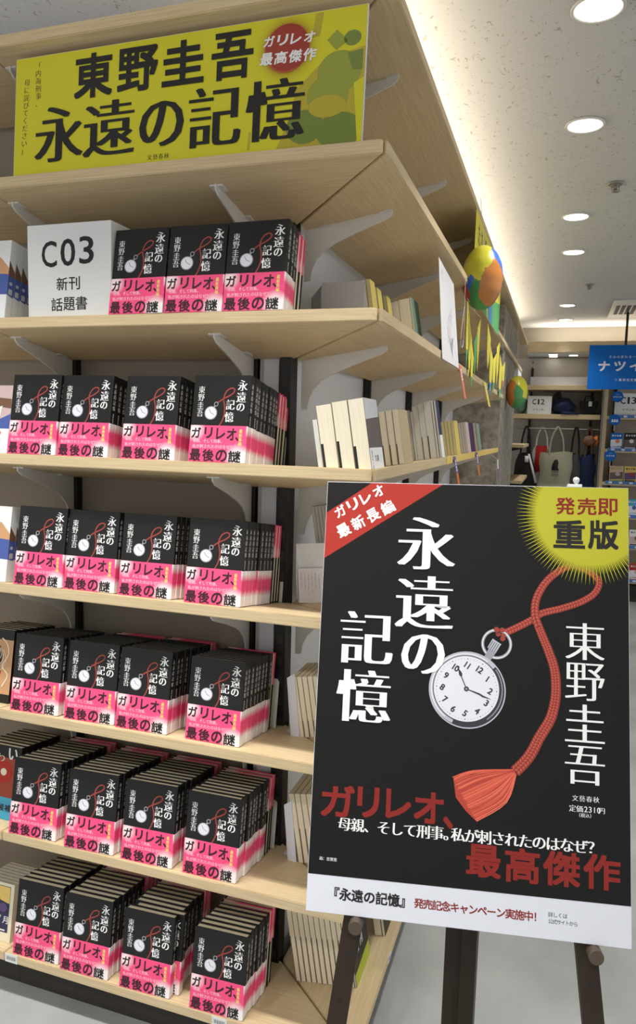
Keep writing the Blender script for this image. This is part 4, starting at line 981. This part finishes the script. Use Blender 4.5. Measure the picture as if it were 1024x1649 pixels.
# ------------------------------------------------------------------ far shelving
fu = thing('bookcase', 'far wall shelving bay with hanging bags and C12 number card', 'bookcase', (0, 0, 0))
r = MB(); r.box((0.0, FAR, S[0] - .098), (.70, FAR + .03, S[0]), 'wood_x', .002); r.box((0.0, FAR + .03, S[0] - .10), (.70, 6.24, S[0] - .08), 'panel_white'); r.build('canopy', fu)
for z, nm in ((S[1] - .09, 'wood_x'), (S[2] - .04, 'wood_x')):
    r = MB(); r.box((-.1, FAR, z - .045), (.69, 6.23, z), nm, .002); r.build('shelf_board', fu)
r = MB(); r.box((.04, FAR + .12, S[1] - .09), (.56, FAR + .15, S[1] - .005), 'panel_white', .001); r.build('valance', fu)
r = MB(); r.box((-.15, 6.235, 0), (.70, 6.249, 2.3), 'panel_far'); r.build('back_panel', fu)
for x in (.045, .62): post(fu, (x - .012, 6.20, 0), (x + .012, 6.23, 2.2))
r = MB(); r.tube([(-.06, FAR + .05, 1.605), (.69, FAR + .05, 1.605)], .009, 'metal_grey', 10); r.build('rail', fu)
r = MB(); r.box((-.1, FAR, .55), (.69, 6.23, .58), 'wood_x', .002); r.build('shelf_board', fu)
mb = MB(); mb.box((.694, FAR - .12, 0.0), (.702, 6.2, 1.99), 'acrylic', .001); tag(mb.build('acrylic_divider'), 'clear acrylic divider panel between the bag bay and the C13 bay', 'divider')
number_sign('number_card', 'white card marked C12 standing on the far shelf', .22, .17, .02, (.140, FAR + .02, S[2] - .04), [('C', 62, 55, 36, 50), ('1', 101, 55, 15, 50), ('2', 138, 55, 34, 50)], [(a, 62 + i * 28, 128, 22, 20) for i, a in enumerate('イベント')])
for x, y, lab in ((.235, FAR + .13, 'small square light under the far canopy, nearer of the close pair'), (.235, FAR + .30, 'small square light under the far canopy, inner one of the close pair'), (.42, FAR + .22, 'small square light under the far canopy beside the blue sign')):
    t = thing('canopy_light', lab, 'ceiling light', (x, y, S[0] - .101), group='small lights under the far canopy')
    mb = MB(); mb.box((-.045, -.045, -.006), (.045, .045, 0), 'metal_white', .002); mb.build('frame', t)
    mb = MB(); mb.box((-.038, -.038, -.0075), (.038, .038, -.0062), 'lamp_lens'); mb.build('lens', t)
# bags on the rail
def tote(name, label, x, w0, w1, ztop, zbot, col, strap_col, handle=None, d=.10, deco=None, y=FAR + .05, cat='bag'):
    t = thing(name, label, cat, (x, y, 1.605)); mb = MB(); nx, nz = 10, 10; vs = []; fs = []
    for s_ in (-1, 1):
        for j in range(nz + 1):
            v = j / nz; z = ztop + (zbot - ztop) * v - 1.605
            for i in range(nx + 1):
                u = i / nx * 2 - 1; w = (w0 + (w1 - w0) * v) / 2
                bul = d / 2 * (1 - u * u) ** .5 * (.35 + .65 * math.sin(PI * (.15 + .75 * v)))
                vs.append((u * w + .006 * math.sin(v * 9 + u * 4), s_ * bul + .004 * math.sin(u * 11 + v * 3), z + .010 * math.sin(u * 3 + (2 if s_ > 0 else 0)) * (1 - v)))
    N = (nx + 1) * (nz + 1)
    for s_ in (0, 1):
        for j in range(nz):
            for i in range(nx):
                a = s_ * N + j * (nx + 1) + i; f = (a, a + 1, a + nx + 2, a + nx + 1); fs.append(f if s_ else f[::-1])
    for i in range(nx): a = nz * (nx + 1) + i; fs.append((a, a + 1, N + a + 1, N + a))
    mb.add(vs, fs, col)
    if deco: deco(mb, w0, w1, ztop - 1.605, zbot - 1.605, d)
    mb.build('body', t, True)
    hw = handle if handle else w0 * .24
    for s_ in (-1, 1):
        mb = MB(); zt = ztop - 1.605
        P = smooth_path([(-hw, s_ * d * .25, zt - .03), (-hw * .8, s_ * d * .2, zt * .45), (-.012, s_ * .012, .004), (0, s_ * .010, .014), (.012, s_ * .012, .004), (hw * .8, s_ * d * .2, zt * .45), (hw, s_ * d * .25, zt - .03)], 5)
        mb.tube(P, .009, strap_col, 6); mb.build('handle', t, True)
    return t
def hop(mb, w0, w1, zt, zb, d):
    h_ = zt - zb
    pts = [(-.03, zt - h_ * .34), (-.012, zt - h_ * .22), (.012, zt - h_ * .20), (.024, zt - h_ * .30), (.020, zt - h_ * .44), (.034, zt - h_ * .52), (-.036, zt - h_ * .52)]
    mb.prism([(a, -d * .56, b_) for a, b_ in pts], (0, .001, 0), 'black_cloth')
    for i in range(3): mb.prism([(-.034, -d * .56, zt - h_ * (.56 + i * .05)), (.030, -d * .56, zt - h_ * (.56 + i * .05)), (.030, -d * .56, zt - h_ * (.575 + i * .05)), (-.034, -d * .56, zt - h_ * (.575 + i * .05))], (0, .001, 0), 'grey_cloth')
def redpatch(mb, w0, w1, zt, zb, d): mb.prism([(-.05, -d * .5, zt + .01), (.05, -d * .53, zt + .01), (.055, -d * .58, zb + .06), (-.06, -d * .58, zb + .04)], (0, .001, 0), 'red_cloth')
def hem(mb, w0, w1, zt, zb, d): mb.prism([(w0 * .20, -d * .52, zt), (w0 * .34, -d * .45, zt), (w1 * .48, -d * .40, zb + .05), (w1 * .40, -d * .45, zb + .04)], (0, .002, 0), 'white_cloth'); mb.prism([(-.0, -d * .62, zt - .02), (.035, -d * .62, zt - .02), (.035, -d * .62, zt - .08), (0, -d * .62, zt - .08)], (0, .001, 0), 'white')
tote('tote_bag', 'black tote bag with white edge hanging nearest the concrete column', .035, .13, .26, 1.36, 1.04, 'black_cloth', 'black_cloth', deco=hem, handle=.045)
tote('tote_bag', 'white tote bag with red patch hanging behind the khaki tote', .182, .15, .20, 1.43, 1.14, 'white_cloth', 'white_cloth', deco=redpatch, y=FAR + .12, handle=.055)
tote('tote_bag', 'large khaki canvas tote bag with black dog print', .322, .30, .28, 1.385, 1.06, 'khaki_cloth', 'khaki_cloth', deco=hop, handle=.065, y=FAR - .02, d=.13)
tote('tote_bag', 'dark grey tote bag hanging beside the khaki one', .490, .10, .13, 1.37, 1.04, 'grey_cloth', 'black_cloth', handle=.035)
tote('tote_bag', 'navy tote bag hanging next to the acrylic divider', .608, .13, .15, 1.37, 1.06, 'navy_cloth', 'brown', handle=.03)
def lump(name, label, cat, c, r_, col, extra=None):
    mb = MB(); nu, nv = 24, 14; vs = []; fs = []
    for j in range(nv + 1):
        ph = PI * j / nv
        for i in range(nu):
            a = 2 * PI * i / nu; k = 1 + .09 * math.sin(3 * a + 5 * ph) + .05 * math.sin(7 * a + 2)
            vs.append((c[0] + r_[0] * k * math.sin(ph) * math.cos(a), c[1] + r_[1] * k * math.sin(ph) * math.sin(a), max(c[2] + r_[2] * k * math.cos(ph), c[2] - r_[2] * .98)))
    for j in range(nv):
        for i in range(nu): fs.append((j * nu + i, (j + 1) * nu + i, (j + 1) * nu + (i + 1) % nu, j * nu + (i + 1) % nu))
    mb.add(vs, fs, col)
    if extra: extra(mb)
    return tag(mb.build(name, smooth=True), label, cat)
zs = S[2] - .04
lump('pouch', 'small brown pouch hanging over the navy tote', 'pouch', (.605, FAR - .04, 1.50), (.055, .03, .045), 'brown')
lump('pouch', 'small orange pouch hanging next to the brown pouch', 'pouch', (.665, FAR - .01, 1.50), (.025, .03, .045), 'orange')
lump('cloth_bag', 'folded navy cloth bag slumped on the far shelf beside the C12 card', 'bag', (.355, FAR + .10, zs + .075), (.105, .08, .076), 'navy_cloth', lambda mb: mb.prism([(.34, FAR - .02, zs + .001), (.50, FAR - .02, zs + .001), (.47, FAR + .06, zs + .03), (.36, FAR + .06, zs + .05)], (0, .02, .004), 'navy_cloth'))
lump('cloth_bag', 'grey pointed cloth bag behind the navy one on the far shelf', 'bag', (.30, FAR + .24, zs + .11), (.05, .05, .11), 'grey_cloth')
lump('cloth_bag', 'grey green cloth bag half hidden by the farther balloon', 'bag', (-.03, FAR + .12, zs + .10), (.055, .08, .10), 'greenish')
t = thing('tote_bag', 'black open shopper bag standing at the end of the far shelf', 'bag', (.585, FAR + .10, zs))
mb = MB(); mb.add([(-.06, -.05, 0), (.06, -.05, 0), (.085, -.06, .13), (-.085, -.06, .13), (-.06, .05, 0), (.06, .05, 0), (.085, .06, .12), (-.085, .06, .12)], [(0, 1, 2, 3), (5, 4, 7, 6), (4, 0, 3, 7), (1, 5, 6, 2), (1, 0, 4, 5)], 'black_cloth'); mb.box((-.005, -.066, .08), (.025, -.06, .125), 'white'); mb.build('body', t)
mb = MB(); mb.tube(smooth_path([(-.04, -.055, .12), (-.03, -.03, .17), (.03, -.03, .17), (.04, -.055, .12)]), .006, 'black_cloth', 6); mb.build('handle', t, True)

# C13 bay
fc = thing('bookcase', 'far wall shelving bay under the blue sign with blue edge strips', 'bookcase')
r = MB(); r.box((.71, FAR - .02, 0), (.745, 6.23, 2.3), 'wood_y', .002); r.build('side_panel', fc)
r = MB(); r.box((.70, FAR, S[0] - .10), (3.0, 6.24, S[0]), 'wood_x', .002); r.build('canopy', fc)
r = MB(); r.box((.745, 6.235, 0), (3.0, 6.249, 2.3), 'panel_far'); r.build('back_panel', fc)
CZ = (1.735, 1.43, 1.125, .815, .53, .21)
for z in CZ:
    r = MB(); r.box((.746, FAR, z - .03), (3.0, 6.23, z), 'wood_x', .002); r.build('shelf_board', fc)
    r = MB(); r.box((.77, FAR - .004, z - .018), (2.6, FAR - .0005, z + .012), 'blue_strip', .0008)
    for i in range(20): r.box((.80 + i * .09, FAR - .0046, z - .012), (.83 + i * .09, FAR - .004, z + .006), 'white_cool')
    r.build('edge_strip', fc)
for x in (.83,): post(fc, (x - .012, 6.20, 0), (x + .012, 6.23, 2.2))
number_sign('number_card', 'white card marked C13 on the shelf below the blue sign', .235, .21, .02, (.925, FAR + .03, CZ[0] + .013 * 0), [('C', 70, 65, 44, 62), ('1', 117, 65, 19, 62), ('3', 162, 65, 42, 62)], [(a, 78 + i * 30, 150, 25, 24) for i, a in enumerate('イベント')])
def pop(x, z, lab, cut):
    t = thing('shelf_wobbler', lab, 'shelf sign', (x, FAR - .02, z), group='blue round shelf signs'); mb = MB(); f_ = lambda a, b_, l: (a * .001, -l, -b_ * .001)
    mb.prism([(.05 * math.cos(i * PI / 20), 0, .05 * math.sin(i * PI / 20)) for i in range(40)], (0, .002, 0), 'blue_sign')
    if cut == 1:
        row(mb, f_, 'ナツイチ', -29, 2, 19, 19, 'print_white', 'bold'); row(mb, f_, 'よまにゃ', -12, -22, 8, 8, 'print_white', 'thin')
    else:
        for i in (-1, 0, 1): disc(mb, f_, i * 20, 2, 7, 7, 'print_white', .0003, 12); flat(mb, f_, [(i * 20 - 11, 20), (i * 20 + 11, 20), (i * 20 + 6, 8), (i * 20 - 6, 8)], 'print_white', .0003)
    mb.build('disc', t); mb = MB(); mb.tube([(0, .003, -.045), (0, .012, -.10)], .003, 'metal_white', 6); mb.build('stem', t)
pop(.825, 1.91, 'blue round shelf sign in front of the C13 card', 1); pop(.815, 1.70, 'blue round shelf sign with white figures just below the C13 card', 2); pop(.80, 1.37, 'blue round shelf sign above the illustrated paperbacks', 1)
# small face-out books of the C13 bay
def facebook(x, z, w, h, cols, lab):
    t_ = thing('paperback', lab, 'book', (x, FAR + .03, z + .0006), (-.12, 0, 0), 'face-out paperbacks in the C13 bay'); c = MB(); f_ = front(w, h); W_, H_ = w * 1000, h * 1000
    c.box((-w / 2, 0, 0), (w / 2, .001, h), cols[0], .0003); c.box((-w / 2, .012, 0), (w / 2, .013, h), cols[0], .0003); c.box((w / 2 - .001, .0005, 0), (w / 2, .0125, h), cols[0])
    flat(c, f_, [(4, H_ * .42), (W_ - 4, H_ * .36), (W_ - 4, H_ * .8), (4, H_ * .84)], cols[1]); disc(c, f_, W_ * .6, H_ * .5, W_ * .18, H_ * .12, cols[2], .0004, 16); flat(c, f_, [(8, H_ * .86), (W_ - 10, H_ * .86), (W_ - 10, H_ * .93), (8, H_ * .93)], cols[3], .0004); row(c, f_, '夏の文庫', W_ * .2, H_ * .16, W_ * .17, W_ * .2, cols[3], 'bold', lift=.0004)
    c.build('cover', t_); c = MB(); c.box((-w / 2 + .0006, .001, .0006), (w / 2 - .001, .012, h - .0006), 'pages_w'); c.build('pages', t_)
bk = [(.845, CZ[1], .105, .15, ('blue_sign', 'white_cool', 'paper_pink', 'print_white'), 'blue paperback face out on the second far shelf below C13'),
      (.965, CZ[1], .110, .155, ('cover_black', 'photo_grey', 'white', 'white_cool'), 'black paperback face out beside the blue one below C13'),
      (.865, CZ[2], .120, .15, ('skin_tone', 'photo_grey', 'pinkish', 'lime'), 'pale illustrated paperback under the lowest round blue sign'),
      (.985, CZ[2], .105, .15, ('tape_yellow', 'purple', 'banner_red', 'black_ink'), 'yellow and red paperback beside the pale illustrated one'),
      (1.10, CZ[2], .105, .15, ('white', 'pinkish', 'blue_print', 'black_ink'), 'white paperback at the frame edge on the third far shelf'),
      (1.03, CZ[3], .105, .155, ('teal', 'white_cool', 'blue_print', 'print_white'), 'teal paperback on the shelf behind the poster top corner'),
      (1.15, CZ[3], .105, .155, ('white_cool', 'paper_pink', 'blue_print', 'blue_print'), 'white and pink paperback next to the teal one'),
      (1.07, CZ[4], .105, .155, ('white', 'pinkish', 'photo_grey', 'black_ink'), 'white paperback on the far shelf second from floor'),
      (1.09, CZ[5], .105, .155, ('banner_red', 'white_cool', 'pinkish', 'white'), 'red and white paperback on the lowest far shelf'),
      (1.21, CZ[5], .105, .155, ('kraft', 'greenish', 'pinkish', 'black_ink'), 'tan paperback beside the red one on the lowest far shelf')]
for a in bk: facebook(*a)
r = MB(); r.box((.746, FAR + .05, 0), (3.0, FAR + .07, .16), 'kick_dark'); r.build('kickboard', fc)
# blue hanging sign
t = thing('hanging_sign', 'blue hanging fair sign with white lettering below the ceiling', 'sign', (.95, 5.30, 1.945))
mb = MB(); mb.box((-.41, 0, 0), (.41, .006, .372), 'blue_sign', .0008); mb.build('board', t)
mb = MB(); f_ = front(.82, .372)
for i, ch in enumerate('ナツイチ'): put(mb, f_, ch, 126 + i * 124, 178, 92, 84, 'white_cool', 'heavy')
row(mb, f_, 'きみの変わる一ページ', 172, 100, 25, 31, 'white_cool', 'sans'); row(mb, f_, '集英社文庫', 262, 292, 25, 30, 'white_cool', 'medium'); annulus(mb, f_, 228, 292, 9, 11, 'white_cool', .0002, 4)
mb.build('lettering', t)
mb = MB(); mb.box((-.135, .001, .372), (-.115, .005, CEIL - 1.945 - .001), 'metal_black'); mb.box((.115, .001, .372), (.135, .005, CEIL - 1.945 - .001), 'metal_black'); mb.build('hanger', t)
